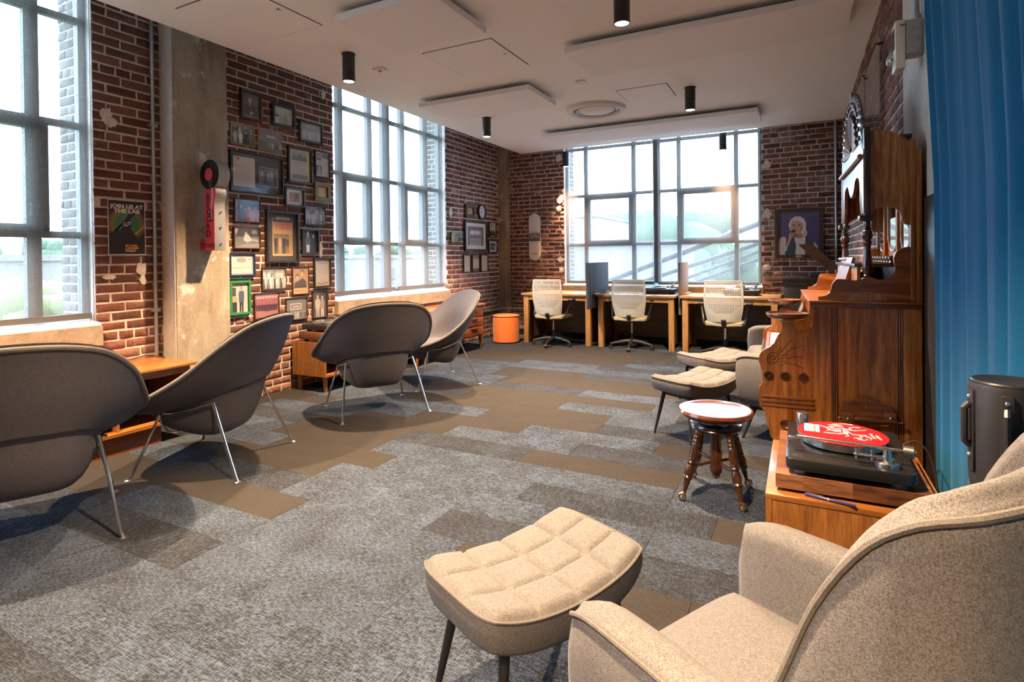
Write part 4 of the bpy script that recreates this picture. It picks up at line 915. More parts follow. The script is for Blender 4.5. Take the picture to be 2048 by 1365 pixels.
for side in (0, 1):
    s = -1 if side else 1; ys = Y0 + (OWD if side else 0); T = lambda a: ys + s*a      # T(a): a metres inward from that side's outer face
    def sl(poly, a0, a1, bev=0): return B().prism(poly, lambda p, q, t_: (p, t_, q), min(T(a0), T(a1)), max(T(a0), T(a1)), bev)
    def bx(x0, a0, z0, x1, a1, z1, bev=0): return B().box(x0, min(T(a0), T(a1)), z0, x1, max(T(a0), T(a1)), z1, bev)
    og('side_panel', bx(xl, .010, .06, xr_, .026, zlt), 'organ_z', label='flame grained side panel'); sp = og('side_stile', bx(xl, 0, .06, xm1, .012, zlt, .002), 'organ_z'); og('side_stile', bx(xm4, 0, .06, xr_, .012, zlt, .002), 'organ_z'); og('bottom_rail', bx(xm1, 0, .06, xm4, .012, .16, .002), 'organ_x')
    for xa, xb in ((xm1, xm2), (xm3, xm4)):
        for k in range(3):
            xx = xa+(xb-xa)*(k+.5)/3; og('reed_moulding', B().cyl((xx, T(.006), .16), (xx, T(.006), zlt), (xb-xa)/6.2, n=10), 'organ_reed')
    cb = og('key_cheek', sl(cheek_poly, 0, .028, .0035), 'organ_z', label='scroll edged side cheek with carved shell')
    # turned lamp stand
    c0, c1 = px(1532, 632, Y0+.02), px(1619, 632, Y0+.02); cx, r_ = (c0.x+c1.x)/2, (c1.x-c0.x)/2; zc_ = px(1575, 640, Y0+.02).z; yy = T(.014)
    og('lamp_shelf', B().lathe([(0, zc_-.002), (.028, zc_-.002), (.03, zc_+.004), (r_*.72, zc_+.008), (r_*.92, zc_+.018), (r_, zc_+.031), (r_*.985, zc_+.038), (r_*.93, zc_+.037), (r_*.9, zc_+.030), (0, zc_+.030)], (cx, yy, 0), 40), 'organ_brown')
    og('scroll_board', sl(scroll_poly, .006, .026, .003), 'organ_x')
    if True:
        arch = smooth2(XZ([(1692, 603), (1699, 594), (1712, 587), (1732, 584), (1752, 587), (1768, 594), (1778, 603)]), 30); og('arch_inset', sl(arch, .0035, .0065), 'organ_fig')
    og('canopy_side', sl(can_poly, .012, .030, .002), 'organ_fig', label='figured walnut canopy side')
    og('back_post', bx(pa, 0, zled, pb, .045, zp1, .002), 'organ_z'); og('back_post', bx(pb, 0, zled, pc, .045, zp2, .002), 'organ_z')
    og('front_post', bx(xf0, 0, zpb, xf1, .045, zpt, .002), 'organ_dark'); og('post_facing', bx(xf0-.004, .006, zpb+.01, xf0+.001, .04, zpt-.10), 'organ_x'); og('post_capital', bx(xf0-.022, -.012, zpb-.026, xf1+.010, .058, zpb, .003), 'organ_dark')  # lighter wood on the post front: sky reflection put into its colour
    zc0, zc1 = px(1736, 554.5).z, zpb-.026; H_ = zc1-zc0; R = lambda q: q*dpx
    prof = [(R(6.5), 0), (R(8.3), .012), (R(8.6), .03), (R(7.2), .045), (R(6.6), .055), (R(8.8), .08), (R(9.8), .14), (R(9.6), .22), (R(8.4), .32), (R(7), .44), (R(6.4), .54), (R(7.2), .585), (R(9.2), .615), (R(8.8), .635), (R(6.4), .65), (R(8.5), .68), (R(10.6), .74), (R(10.4), .79), (R(8), .835), (R(6.6), .85), (R(8.4), .868), (R(8.2), .885), (R(6.4), .90), (R(7), .96), (R(6.6), 1.0)]
    og('turned_column', B().lathe([(a, zc0+H_*q) for a, q in prof], ((xf0+xf1)/2, T(.022), 0), 24), 'stool_wood')
    if side == 0:   # carved decoration on the visible cheek
        def line(pts, w=.0016, n=24): return B().tube(loft([OY(u, v, Y0-.0005) for u, v in pts], n), w, 6)
        spiral = []
        for k in range(60):
            a = k/59*2.1*2*PI; rr_ = 1.5+12.6*(k/59)**.9; spiral.append((1548-2.5*(1-k/59)+rr_*math.cos(-a+2.5), 716+rr_*math.sin(-a+2.5)))
        og('carved_shell', line(spiral, .0017, 90), 'organ_dark', cb)
        for P in ([(1549,719), (1558,706), (1566,699), (1574,688), (1584,679)], [(1562,711), (1572,706), (1580,698), (1592,695), (1604,691)], [(1560,716), (1578,716), (1590,713), (1602,714), (1609,712)], [(1561,722), (1572,726), (1586,728), (1596,731), (1605,736)], [(1555,704), (1559,698), (1563,692)], [(1564,713), (1570,711), (1576,710)], [(1563,719), (1569,721), (1575,722)], [(1557,727), (1562,729), (1568,730)]):
            og('carved_ray', line(P, .0014, 18), 'organ_dark', cb)
        for u, v in ((1538, 750), (1571, 752), (1607, 755)):
            c = OY(u, v, Y0); pr = [(0, -.006), (R(1.6), -.005)]
            for k in range(4): pr += [(R(2.3+k*2), -.001), (R(3.2+k*2), -.0055), (R(4.0+k*2), -.001)]
            pr[-1] = (R(9.6), .001)
            og('rosette', B().lathe(pr, (c.x, c.y, c.z), 28, 'y'), 'organ_brown', cb)
        for k, (va, vb) in enumerate(((788, 794), (797, 803), (805, 812))):
            p0, p1 = OY(1523, va, Y0), OY(1627, va+4, Y0); og('cheek_moulding', B().box(p0.x, Y0-.008, p0.z-.009, xl+.004, Y0+.002, p0.z+.004, .0035, 2), 'organ_x', cb)
        c = OY(1571, 846, Y0); og('oval_pull', B().lathe([(0, -.004), (R(7), -.006), (R(9), -.010), (R(10.5), -.004), (R(11), .002)], (c.x, c.y, c.z), 26, 'y'), 'organ_brown', cb)
        # roller bracket near the bottom of the side
        P = XZ([(1676, 833), (1681, 818), (1683, 803), (1690, 802), (1703, 799), (1714, 794), (1727, 791.5), (1740, 794), (1755, 803), (1770, 811), (1786, 814), (1786, 835)])
        br = og('handle_bracket', slab(smooth2(P, 40), Y0-.022, .022, .003), 'organ_brown', label='dark carved handle bracket')
        for u in (1693, 1777):
            a = OY(u, 831, Y0); og('bracket_block', B().box(a.x-.024, Y0-.05, a.z-.022, a.x+.024, Y0-.018, a.z+.022, .004), 'organ_brown', br)
            og('bolt', B().ball((a.x, Y0-.052, a.z), .006), 'steel', br)
        a, c = OY(1674, 828, Y0), OY(1806, 838, Y0)
        og('roller', B().tube([(a.x+(c.x-a.x)*q, Y0-.036, a.z-.004) for q in (0, .03, .06, .1, .16, .22, .3, .5, .7, .78, .84, .9, .94, .97, 1)], [.003, .009, .006, .005, .005, .008, .013, .015, .013, .008, .005, .005, .006, .009, .003], 14), 'organ_brown', br)
        for k in (-1, 0, 1):
            c = OY(1730+k*7, 812, Y0); og('carved_ray', B().cyl((OY(1730+k*1.5, 814, Y0).x, Y0-.0225, OY(1730, 814, Y0).z), (c.x, Y0-.0225, OY(1730, 799+abs(k)*3, Y0).z), .0018, n=6), 'organ_x', br)
ym0, ym1 = Y0+.026, Y0+OWD-.026
og('back_case', B().box(xr_-.02, ym0, .06, xr_, ym1, zp2-.2), 'organ_dark'); og('plinth', B().box(xl-.01, Y0-.008, 0, xr_, Y0+OWD+.008, .062, .003), 'organ_x')
og('top_ledge', B().box(px(1617, 610).x, Y0-.014, zled-.010, xr_+.002, Y0+OWD+.014, zled, .002), 'organ_x'); og('ledge_moulding', B().box(px(1619, 610).x, Y0-.009, zlt, xr_, Y0+OWD+.009, zled-.0105, .004), 'organ_brown')
og('front_panel', B().box(xl+.02, ym0, .06, xl+.04, ym1, zlt-.24), 'organ_z'); og('music_panel', B().box(xl+.05, ym0, zlt-.12, xl+.07, ym1, zlt), 'organ_x')
zk = px(1590, 700).z-.02
og('key_bed', B().box(px(1530, 720).x, Y0+.03, zk-.07, xl+.06, Y0+OWD-.03, zk-.025), 'organ_x'); og('key_slip', B().box(px(1530, 720).x, Y0+.03, zk-.03, px(1530, 720).x+.018, Y0+OWD-.03, zk-.004), 'organ_x')
base('ivory', (.68,.63,.52), .35)
kx0 = px(1530, 720).x+.020; wk = .0235; me_w = newmesh('white_key', B().box(0, -.0112, -.010, .15, .0112, 0, .001, 1), 'ivory'); me_b = newmesh('black_key', B().box(.05, -.006, -.001, .15, .006, .012, .002, 1), 'black_plastic')
nk = int((OWD-.10)/wk)
for k in range(nk):
    yy = Y0+.05+wk*(k+.5); o = obj('white_key', me_w, None, organ); o.location = Vector((kx0, yy, zk-.010)) - PV
    if k % 7 not in (2, 6) and k < nk-1: o = obj('black_key', me_b, None, organ); o.location = Vector((kx0, yy+wk/2, zk-.010)) - PV
zs = px(1760, 528).z
sf = og('gallery_shelf', B().box(px(1700, 528).x+.02, ym0, zs-.016, pa, ym1, zs, .002), 'organ_dark'); og('shelf_front', B().box(px(1700, 528).x+.03, ym0, zled, px(1700, 528).x+.045, ym1, zs-.016), 'organ_fig')
for k in range(11): 
    yy = ym0+.06+k*(ym1-ym0-.12)/10; og('gallery_knob', B().lathe([(.006, zs), (.013, zs+.005), (.008, zs+.012), (.015, zs+.024), (.012, zs+.034), (0, zs+.038)], (px(1790, 520).x, yy, 0), 14), 'stool_wood', sf)
for k in range(14): og('rope_rail', B().ball((px(1720, 520).x, ym0+.50+k*.026, zs+.016), .013, 1, 1, .9, 10, 6), 'stool_wood', sf)
md_ = og('music_desk', B().prism([(px(1690, 545).x, zled+.01), (px(1690, 545).x+.012, zled+.005), (px(1710, 545).x+.03, zs+.02), (px(1710, 545).x+.018, zs+.03)], lambda a, b_, t_: (a, t_, b_), Y0+.25, Y0+.72), 'organ_brown')
# back board with mirrors and pilasters
og('mirror_board', B().box(pa+.012, ym0, zled, pa+.020, ym1, zp1-.06), 'organ_z')
for k, (ya, yb_) in enumerate(((Y0+.07, Y0+.27), (Y0+.33, Y0+.62), (Y0+.68, Y0+.88))):
    zb_, ztp = zs+.06, zp1-.17; w_ = (yb_-ya)/2; P = [((ya+yb_)/2+w_*math.cos(a), zb_+w_*.6+w_*.6*math.sin(a)) for a in [PI+PI*i/14 for i in range(15)]] + [((ya+yb_)/2+w_*math.cos(a), ztp-w_*.6+w_*.6*math.sin(a)) for a in [PI*i/14 for i in range(15)]]
    og('mirror', B().prism(P, lambda a, b_, t_: (t_, a, b_), pa+.009, pa+.0125), 'mirror', label='bevelled mirror'); og('mirror_bead', B().tube([(pa+.0095, a, b_) for a, b_ in P], .004, 6, closed=True), 'organ_x')
for yy in (Y0+.30, Y0+.65): og('pilaster', B().box(pa-.006, yy-.018, zs, pa+.012, yy+.018, zp1-.07, .004), 'organ_z')
og('canopy_top', B().box(xf0, ym0, px(1780, 264).z-.03, pa+.012, ym1, px(1780, 264).z-.012), 'organ_dark')
# front fascia with pierced crest
ya, yb_ = Y0+.045, Y0+OWD-.045; yc = (ya+yb_)/2; hw = (yb_-ya)/2; zr_ = 1.765
P = [(ya, zr_-.22), (ya+.05, zr_-.28), (ya+.10, zr_-.23), (ya+.12, zr_-.10), (yc-.17, zr_-.08), (yc-.09, zr_-.13), (yc, zr_-.16), (yc+.09, zr_-.13), (yc+.17, zr_-.08), (yb_-.12, zr_-.10), (yb_-.10, zr_-.23), (yb_-.05, zr_-.28), (yb_, zr_-.22)]
low = smooth2(P, 60)
fa = og('fascia', B().prism(low+[(yb_, zr_+.09), (ya, zr_+.09)], lambda a, b_, t_: (t_, a, b_), xf0-.002, xf0+.014, .002), 'organ_brown', label='scalloped fascia board'); og('fascia_rail', B().cyl((xf0-.012, ya, zr_), (xf0-.012, yb_, zr_), .011, n=12), 'organ_x', fa)
def arc(r, z0, n, a0=0, a1=PI): return [(yc+r*math.cos(a0+(a1-a0)*i/(n-1)), z0+r*.74*math.sin(a0+(a1-a0)*i/(n-1))) for i in range(n)]
ra = hw*.90; zq = zr_+.075
og('crest_arch', B().prism(arc(ra, zq, 33)+arc(ra*.80, zq, 33)[::-1], lambda a, b_, t_: (t_, a, b_), xf0-.004, xf0+.016, .002), 'organ_brown')
for k in range(15):
    a = PI*(k+.5)/15; c = (yc+ra*.70*math.cos(a), zq+ra*.52*math.sin(a)); d = (yc+ra*.14*math.cos(a), zq+ra*.104*math.sin(a)); og('crest_ray', B().cyl((xf0+.006, d[0], d[1]), (xf0+.006, c[0], c[1]), .010, .024, 8), 'organ_brown')
for k in range(17):
    a = PI*(k+.5)/17; og('crest_bead', B().ball((xf0-.006, yc+ra*.90*math.cos(a), zq+ra*.666*math.sin(a)), .014, .6, 1, 1, 10, 6), 'organ_dark')
    og('crest_scallop', B().ball((xf0+.006, yc+ra*1.0*math.cos(a), zq+ra*.745*math.sin(a)), .028, .35, 1, 1, 12, 6), 'organ_dark')
og('crest_backing', B().prism(arc(ra*.82, zq, 33), lambda a, b_, t_: (t_, a, b_), xf0+.010, xf0+.016), 'organ_brown')
og('crest_finial', B().prism([(yc-.06, zq+ra*.74-.01), (yc-.045, zq+ra*.74+.035), (yc, zq+ra*.74+.055), (yc+.045, zq+ra*.74+.035), (yc+.06, zq+ra*.74-.01)], lambda a, b_, t_: (t_, a, b_), xf0-.004, xf0+.014), 'organ_dark')
for yy in (ya+.05, yb_-.05): og('drop_finial', B().lathe([(0, zr_-.315), (.012, zr_-.305), (.013, zr_-.295), (.006, zr_-.283), (.010, zr_-.275)], (xf0+.006, yy, 0), 12), 'stool_wood', fa)
# ---------------------------------------------------------------- piano stool
sx, sy, zt = -.415, 3.20, .468
t = thing('piano_stool', 'round wooden piano stool with turned legs and claw feet', 'stool', (sx, sy, 0))
obj('seat', B().lathe([(0, zt-.052), (.14, zt-.052), (.165, zt-.046), (.172, zt-.038), (.168, zt-.034), (.188, zt-.028), (.196, zt-.016), (.190, zt-.003), (.172, zt+.001), (.162, zt-.003), (.10, zt-.009), (0, zt-.011)], n=56), 'stool_top', t)
obj('screw', B().cyl((0, 0, zt-.09), (0, 0, zt-.05), .014, n=14), 'steel', t)
obj('lower_plate', B().lathe([(0, .355), (.10, .355), (.128, .360), (.134, .368), (.130, .374), (.136, .380), (.132, .388), (.10, .390), (.095, .394), (.03, .396), (0, .396)], n=44), 'stool_wood', t)
obj('hub', B().lathe([(0, .075), (.012, .085), (.022, .095), (.018, .105), (.030, .118), (.034, .14), (.030, .155), (.033, .17), (.030, .20), (.033, .23), (.026, .245), (.029, .27), (.027, .30), (.035, .32), (.037, .345), (.034, .357)], n=24), 'stool_wood', t)
for a, c in ((-1, -1), (1, -1), (1, 1), (-1, 1)):
    p0, p1 = Vector((a*.075, c*.085, .362)), Vector((a*.142, c*.165, .035)); pts = []; rs = []
    for q, r_ in ((0, .014), (.05, .020), (.09, .016), (.12, .021), (.15, .016), (.18, .021), (.21, .017), (.24, .022), (.28, .019), (.36, .024), (.44, .021), (.47, .024), (.49, .020), (.52, .024), (.55, .020), (.60, .026), (.67, .028), (.72, .022), (.75, .027), (.78, .019), (.84, .017), (.92, .012), (1, .009)): pts.append(p0.lerp(p1, q)); rs.append(r_*.92)
    lg = obj('leg', B().tube(pts, rs, 16), 'stool_wood', t); f = Vector((a*.150, c*.174, .0))
    obj('crystal_ball', B().ball(f+Vector((0, 0, .0155)), .0155), 'crystal', lg)
    b = B()
    for k in range(4):
        w_ = k*PI/2+.4; d = Vector((math.cos(w_), math.sin(w_), 0)); b.tube([p1+Vector((0, 0, .006)), f+d*.014+Vector((0, 0, .034)), f+d*.0195+Vector((0, 0, .017)), f+d*.012+Vector((0, 0, .004))], [.006, .005, .0042, .002], 7)
    obj('claw', b, 'claw', lg)
    h0, h1 = Vector((a*.028, c*.03, .175)), p0.lerp(p1, .58); pts = [h0.lerp(h1, q/14) for q in range(15)]; obj('stretcher', B().tube(pts, [.006+.004*(q % 2) for q in range(15)], 10), 'stool_wood', t)
# ---------------------------------------------------------------- right-hand cabinet, board, turntable with red record
x0, x1, y0, y1, zt = -.115, .43, 2.17, 2.82, .45
t = thing('low_cabinet', 'low teak cabinet with glossy front at the right, under the walnut board', 'cabinet', ((x0+x1)/2, (y0+y1)/2, 0))
obj('top', B().box(x0, y0, zt-.02, x1, y1, zt, .002), 'teak_x', t, True); obj('side', B().box(x0, y0, .02, x0+.02, y1, zt-.0205), 'teak_z', t, True); obj('side', B().box(x1-.02, y0, .02, x1, y1, zt-.0205), 'teak_z', t, True)
obj('front', B().box(x0+.0205, y0+.002, .02, x1-.0205, y0+.02, zt-.0205), 'teak_z', t, True); obj('back', B().box(x0+.0205, y1-.012, .02, x1-.0205, y1-.002, zt-.0205), 'teak_z', t, True); obj('base', B().box(x0+.03, y0+.04, 0, x1-.03, y1-.04, .02), 'matte_black', t, True)
t = thing('walnut_board', 'thick butcher block walnut board under the red record', 'board', (.149, 2.49, zt))
bx0, bx1, by0, by1, bz0, bz1 = -.083, .385, 2.212, 2.765, .462, .512
rr = random.Random(11); yy = by0
for row in range(9):
    ye = by0+(by1-by0)*(row+1)/9; xx = bx0; cuts = sorted([bx0+(bx1-bx0)*q for q in (rr.uniform(.1, .3), rr.uniform(.4, .6), rr.uniform(.7, .9))])+[bx1]
    for xe in cuts:
        obj('stave', B().box(xx+.0002, yy+.0002, bz0, xe-.0002, ye-.0002, bz1), 'butcher_'+rr.choice('abc'), t, True, smooth=False); xx = xe
    yy = ye
for a in (bx0+.05, bx1-.05):
    for c in (by0+.05, by1-.05): obj('foot', B().lathe([(.016, zt), (.016, bz0+.001)], (a, c, 0), 14), 'steel', t, True)
t = thing('turntable', 'black belt turntable playing a red record in the right foreground', 'turntable', (.146, 2.465, bz1), 0)
px0, px1, py0, py1, pz0, pz1 = -.05, .342, 2.212, 2.722, .532, .572
obj('plinth', B().prism([(px0+.03, py0), (px1-.03, py0)]+[(px1-.03+.03*math.sin(a), py0+.03-.03*math.cos(a)) for a in (.4, .8, 1.2)]+[(px1, py0+.03), (px1, py1-.03), (px1-.009, py1-.009), (px1-.03, py1), (px0+.03, py1), (px0+.009, py1-.009), (px0, py1-.03), (px0, py0+.03)]+[(px0+.03-.03*math.sin(a), py0+.03-.03*math.cos(a)) for a in (1.2, .8, .4)], lambda a, b_, s_: (a, b_, s_), pz0, pz1, .004), 'vinyl_black', t, True)
for a in (px0+.05, px1-.05):
    for c in (py0+.05, py1-.05): obj('foot', B().lathe([(.024, bz1), (.026, bz1+.012), (.02, pz0+.001)], (a, c, 0), 20), 'steel', t, True)
rc = (.140, 2.475)
pl = obj('platter', B().lathe([(.0, .577), (.135, .577), (.143, .580), (.143, .605), (.140, .608), (0, .608)], (*rc, 0), 64), 'alu', t, True); obj('sub_platter', B().lathe([(.07, pz1), (.07, .578)], (*rc, 0), 32), 'steel', t, True)
rec = thing('vinyl_record', 'red printed picture disc record lying on the turntable', 'record', (*rc, .608))
obj('disc', B().lathe([(0, .608), (.1505, .608), (.152, .6095), (.1505, .6115), (0, .6115)], (*rc, 0), 72), 'red_label', rec, True)
obj('motor_pulley', B().lathe([(.022, pz1), (.022, .625), (.020, .629), (0, .629)], (px0+.055, py1-.06, 0), 26), 'alu', t, True); obj('spindle', B().lathe([(.0035, .608), (.0035, .622), (0, .625)], (*rc, 0), 10), 'chrome', t, True)
ab = Vector((.262, 2.268, 0)); obj('tonearm_base', B().lathe([(.036, pz1), (.036, .588), (.033, .590), (.014, .592), (.012, .632), (0, .632)], (ab.x, ab.y, 0), 30), 'alu', t, True); obj('arm_lift', B().box(ab.x-.10, ab.y-.010, .598, ab.x+.02, ab.y+.010, .606, .003), 'alu', t, True)
for k in range(3): obj('lift_post', B().cyl((ab.x-.09+k*.045, ab.y-.002, pz1+.015), (ab.x-.09+k*.045, ab.y-.002, .625), .004, n=10), 'chrome', t, True)
a0, a1 = Vector((.345, 2.272, .630)), Vector((-.012, 2.338, .622))
ta = obj('tonearm', B().tube([a0, a0.lerp(a1, .3), a0.lerp(a1, .95), a1], [.0085, .006, .0045, .0045], 12), 'chrome', t, True)
W0 = Vector((.146, 2.465, bz1)); q = (a0-a1).normalized()
obj('counterweight', B().cyl(a0.lerp(a1, .02)-W0, a0.lerp(a1, .10)-W0, .021, n=26), 'alu', ta); obj('headshell', B().box(a1.x-W0.x-.03, a1.y-W0.y-.009, .605-W0.z, a1.x-W0.x+.012, a1.y-W0.y+.009, .618-W0.z, .002), 'steel', ta)
obj('cartridge', B().box(a1.x-W0.x-.026, a1.y-W0.y-.007, .612-W0.z, a1.x-W0.x, a1.y-W0.y+.007, .619-W0.z), 'navy_pen', ta)
t = thing('audio_cable', 'black cable trailing from the turntable down behind the cabinet', 'cable', (.35, 2.5, .55)); obj('cable', B().tube(loft([(.345, 2.60, .555), (.40, 2.62, .57), (.445, 2.60, .50), (.462, 2.58, .30), (.465, 2.52, .03)], 24), .0035, 6), 'rubber', t, True)
a, c = FL(1608, 988, .456), FL(1712, 1014, .456); d = (c-a).normalized(); z_ = Vector((0, 0, .0005))
t = thing('pen', 'blue pen with gold band lying on the teak cabinet', 'pen', a); obj('barrel', B().tube([a.lerp(c, .5)+z_, c.lerp(a, .02)+z_, c+z_], [.0055, .0045, .003], 12), 'navy_pen', t, True); obj('cap', B().tube([a+z_, a.lerp(c, .04)+z_, a.lerp(c, .47)+z_], [.002, .0055, .006], 12), 'navy_pen', t, True); obj('band', B().cyl(a.lerp(c, .47)+z_, a.lerp(c, .50)+z_, .0062, n=12), 'brass', t, True); obj('clip', B().cyl(a.lerp(c, .06)+Vector((0, 0, .007)), a.lerp(c, .38)+Vector((0, 0, .007)), .0013, n=6), 'brass', t, True)
# ---------------------------------------------------------------- blue velvet curtain
def ct(y, z):
    k = y*36+1.1*math.sin(y*7+.3); g = .006*math.sin(z*2.1+y*9)
    return .489 + (.016+.003*math.sin(y*5))*math.sin(k+g*20) + .004*math.sin(k*2.13+1.2+z*.4) + g*.3
P = []
NY, NZ = 260, 26
for i in range(NY):
    row = []
    for j_ in range(NZ):
        z = .015+(3.03-.015)*j_/(NZ-1); ye = 2.715 + .16*max(0, min(1, (z-1.55)/.75)); y = .25+(ye-.25)*i/(NY-1); row.append((min(ct(y*(2.715/ye), z), .507), y, z))
    P.append(row)
t = thing('curtain', 'floor length blue velvet curtain at the right edge', 'curtain', (.48, 1.5, 0)); obj('cloth', B().grid(P), 'velvet_blue', t, True, angle=80)
obj('track', B().box(.455, .2, 3.028, .505, 2.9, 3.044), 'steel', t, True)
for k in range(14): obj('glider', B().box(.476, .3+k*.18, 3.0, .484, .31+k*.18, 3.03), 'steel', t, True)
# ---------------------------------------------------------------- black cylindrical case
cx, cy_ = .392, 1.525; r_ = .066; zt = OY(2000, 766, cy_).z
t = thing('equipment_case', 'black cylindrical equipment case with riveted handle, in front of the blue curtain', 'case', (cx, cy_, 0))
obj('body', B().lathe([(r_*.96, 0), (r_, .01), (r_, zt-.22), (r_*1.03, zt-.215), (r_*1.03, zt-.012), (r_*.99, zt)], (cx, cy_, 0), 40), 'leather_black', t, True)
obj('lid_disc', B().lathe([(0, zt+.001), (r_*.8, zt+.001), (r_*.93, zt+.006), (r_*.97, zt+.003), (r_*.97, zt-.004), (0, zt-.004)], (cx, cy_, 0), 40), 'black_plastic', t, True)
for a in (-1.85, -2.9):
    d = Vector((math.cos(a), math.sin(a), 0)); n_ = Vector((-d.y, d.x, 0)); c = Vector((cx, cy_, 0))+d*(r_*1.03); W_ = Vector((cx, cy_, 0)); rot = Matrix.Translation(c) @ Matrix.Rotation(a, 4, 'Z')
    h = obj('handle_plate', B().box(-.004, -.011, zt-.19, .004, .011, zt-.015, .003).xf(rot), 'black_plastic', t, True)
    obj('handle', B().tube([c+d*.004+Vector((0, 0, zt-.045)), c+d*.014+Vector((0, 0, zt-.055)), c+d*.014+Vector((0, 0, zt-.125)), c+d*.004+Vector((0, 0, zt-.135))], .007, 8).xf(Matrix.Translation(-W_)), 'black_plastic', h)
    for z_ in (zt-.03, zt-.155): obj('rivet', B().ball(c+d*.004+Vector((0, 0, z_))-W_, .005), 'chrome', h)
# ---------------------------------------------------------------- fire strobe, junction box, conduit
xa, xb, xc = OY(1784, 80, 3.1).x, OY(1811, 80, 3.1).x, .507
za, zb_ = OY(1800, 40, 3.1).z, OY(1800, 137, 3.1).z; zj0, zj1 = OY(1830, 105, 3.1).z, OY(1830, 36, 3.1).z
t = thing('junction_box', 'grey metal junction box below the conduit on the plastered column', 'junction box', (xc, 3.15, zj0))
obj('box', B().box(xb, 3.10, zj0, xc, 3.20, zj1, .006), 'galv', t, True)
for z_ in (zj0+.04, (zj0+zj1)/2+.01, zj1-.035): obj('knockout', B().lathe([(0, 3.0985), (.014, 3.0985), (.015, 3.100)], ((xb+xc)/2+.012, 0, z_), 20, 'y'), 'steel', t, True)
cp = (xb+xc)/2+.012; obj('connector', B().cyl((cp, 3.15, zj1), (cp, 3.15, zj1+.03), .02, n=16), 'steel', t, True)
t = thing('conduit_pipe', 'galvanized conduit above the junction box near the curtain', 'pipe', (cp, 3.15, zj1+.03)); obj('pipe', B().cyl((cp, 3.15, zj1+.02), (cp, 3.15, ZC), .0145, n=16), 'galv', t, True); obj('strap', B().box(cp-.02, 3.135, 2.75, xc, 3.165, 2.77, .002), 'galv', t, True)
t = thing('fire_strobe', 'cream fire alarm strobe with clear lens, fixed to the grey junction box', 'fire alarm', (xb, 3.15, zb_))
bd = obj('body', B().box(xa+.012, 3.095, zb_, xb, 3.205, za, .006), 'cream_plastic', t, True)
for k in range(12): obj('slot', B().box(xa+.009, 3.115, za-.035-k*.008, xa+.0135, 3.185, za-.032-k*.008), 'mat_dark', t, True, smooth=False)
obj('lens', B().ball((xa+.004, 3.15, zb_+.055), .03, .8, 1.1, 1.0), 'lens_plastic', t, True); obj('flash_tube', B().cyl((xa+.004, 3.135, zb_+.055), (xa+.004, 3.165, zb_+.055), .006, n=10), 'chrome', t, True)
obj('marking', B().box(xa+.03, 3.0945, za-.03, xa+.05, 3.0955, za-.022), 'red_letter', t, True, smooth=False)
# ---------------------------------------------------------------- clear acrylic panels on standoffs
for i, (ya, yb_) in enumerate(((4.40, 5.30), (5.36, 6.60), (6.70, 7.95))):
    z0, z1 = 1.95, 2.74+i*.06; t = thing('acrylic_panel', ('clear acrylic panel on the brick above the organ, nearest the curtain', 'clear acrylic panel above the organ, middle of three', 'clear acrylic panel above the organ, nearest the end wall')[i], 'wall panel', (.49, (ya+yb_)/2, z0), 0, 'acrylic panels on the brick')
    obj('sheet', B().box(.478, ya, z0, .482, yb_, z1), 'acrylic', t, True, smooth=False)
    for yy in (ya+.04, yb_-.04):
        for zz in (z0+.04, z1-.03): obj('standoff', B().cyl((.468, yy, zz), (XR-.016, yy, zz), .009, n=12), 'black_metal', t, True)

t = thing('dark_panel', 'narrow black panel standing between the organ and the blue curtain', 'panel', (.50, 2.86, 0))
obj('board', B().box(.492, 2.745, 0, .504, 3.03, 1.55, .002), 'matte_black', t, True); obj('edge_trim', B().box(.490, 2.740, 0, .505, 2.745, 1.55), 'black_metal', t, True, smooth=False)  # added black board stands in for the dark, shaded gap here
# ---------------------------------------------------------------- printed pictures
# a picture is drawn in unit coordinates (0..1, 0..1) as coloured shapes, one thin sheet
def rect(x0, y0, x1, y1, c): return ([(x0, y0), (x1, y0), (x1, y1), (x0, y1)], c)
def ell(cx, cy_, rx, ry, c, n=14): return ([(cx+rx*math.cos(2*PI*k/n), cy_+ry*math.sin(2*PI*k/n)) for k in range(n)], c)
def poly(P, c): return (P, c)
def g(v): return (v, v*.98, v*.95)
def figure(cx, y0, h, top, skin, hair=None, legs=None, asp=1.0, wide=1.0):
    w = h*.16*asp*wide; S_ = []
    S_.append(poly([(cx-w*.75, y0), (cx-w*.15, y0), (cx, y0+h*.42), (cx+w*.15, y0), (cx+w*.75, y0), (cx+w*.8, y0+h*.5), (cx-w*.8, y0+h*.5)], legs or top))
    S_.append(poly([(cx-w*.95, y0+h*.40), (cx+w*.95, y0+h*.40), (cx+w*1.15, y0+h*.70), (cx+w*.85, y0+h*.82), (cx-w*.85, y0+h*.82), (cx-w*1.15, y0+h*.70)], top))
    S_.append(rect(cx-w*.2, y0+h*.80, cx+w*.2, y0+h*.87, skin)); S_.append(ell(cx, y0+h*.93, w*.48, h*.085, hair or g(.05))); S_.append(ell(cx, y0+h*.915, w*.42, h*.070, skin))
    return S_
def sheet(parent, name, x0, z0, x1, z1, y, shapes, label=None):
    b = B(); lay = b.bm.loops.layers.float_color.new('Col')
    for i, (P, c) in enumerate(shapes):
        P = [(min(max(a, 0), 1), min(max(q, 0), 1)) for a, q in P]
        vs = [b.bm.verts.new((x0+(x1-x0)*a, y-.00012*i, z0+(z1-z0)*q)) for a, q in P]
        try: f = b.bm.faces.new(vs)
        except ValueError: continue
        for l in f.loops: l[lay] = (*c, 1)
        f.normal_update()
        if f.normal.y > 0: f.normal_flip()
    me = bpy.data.meshes.new(name); bmesh.ops.triangulate(b.bm, faces=[f for f in b.bm.faces if len(f.verts) > 4]); b.bm.to_mesh(me); b.bm.free(); me.materials.append(MAT('print'))
    return obj(name, me, None, parent, label=label)
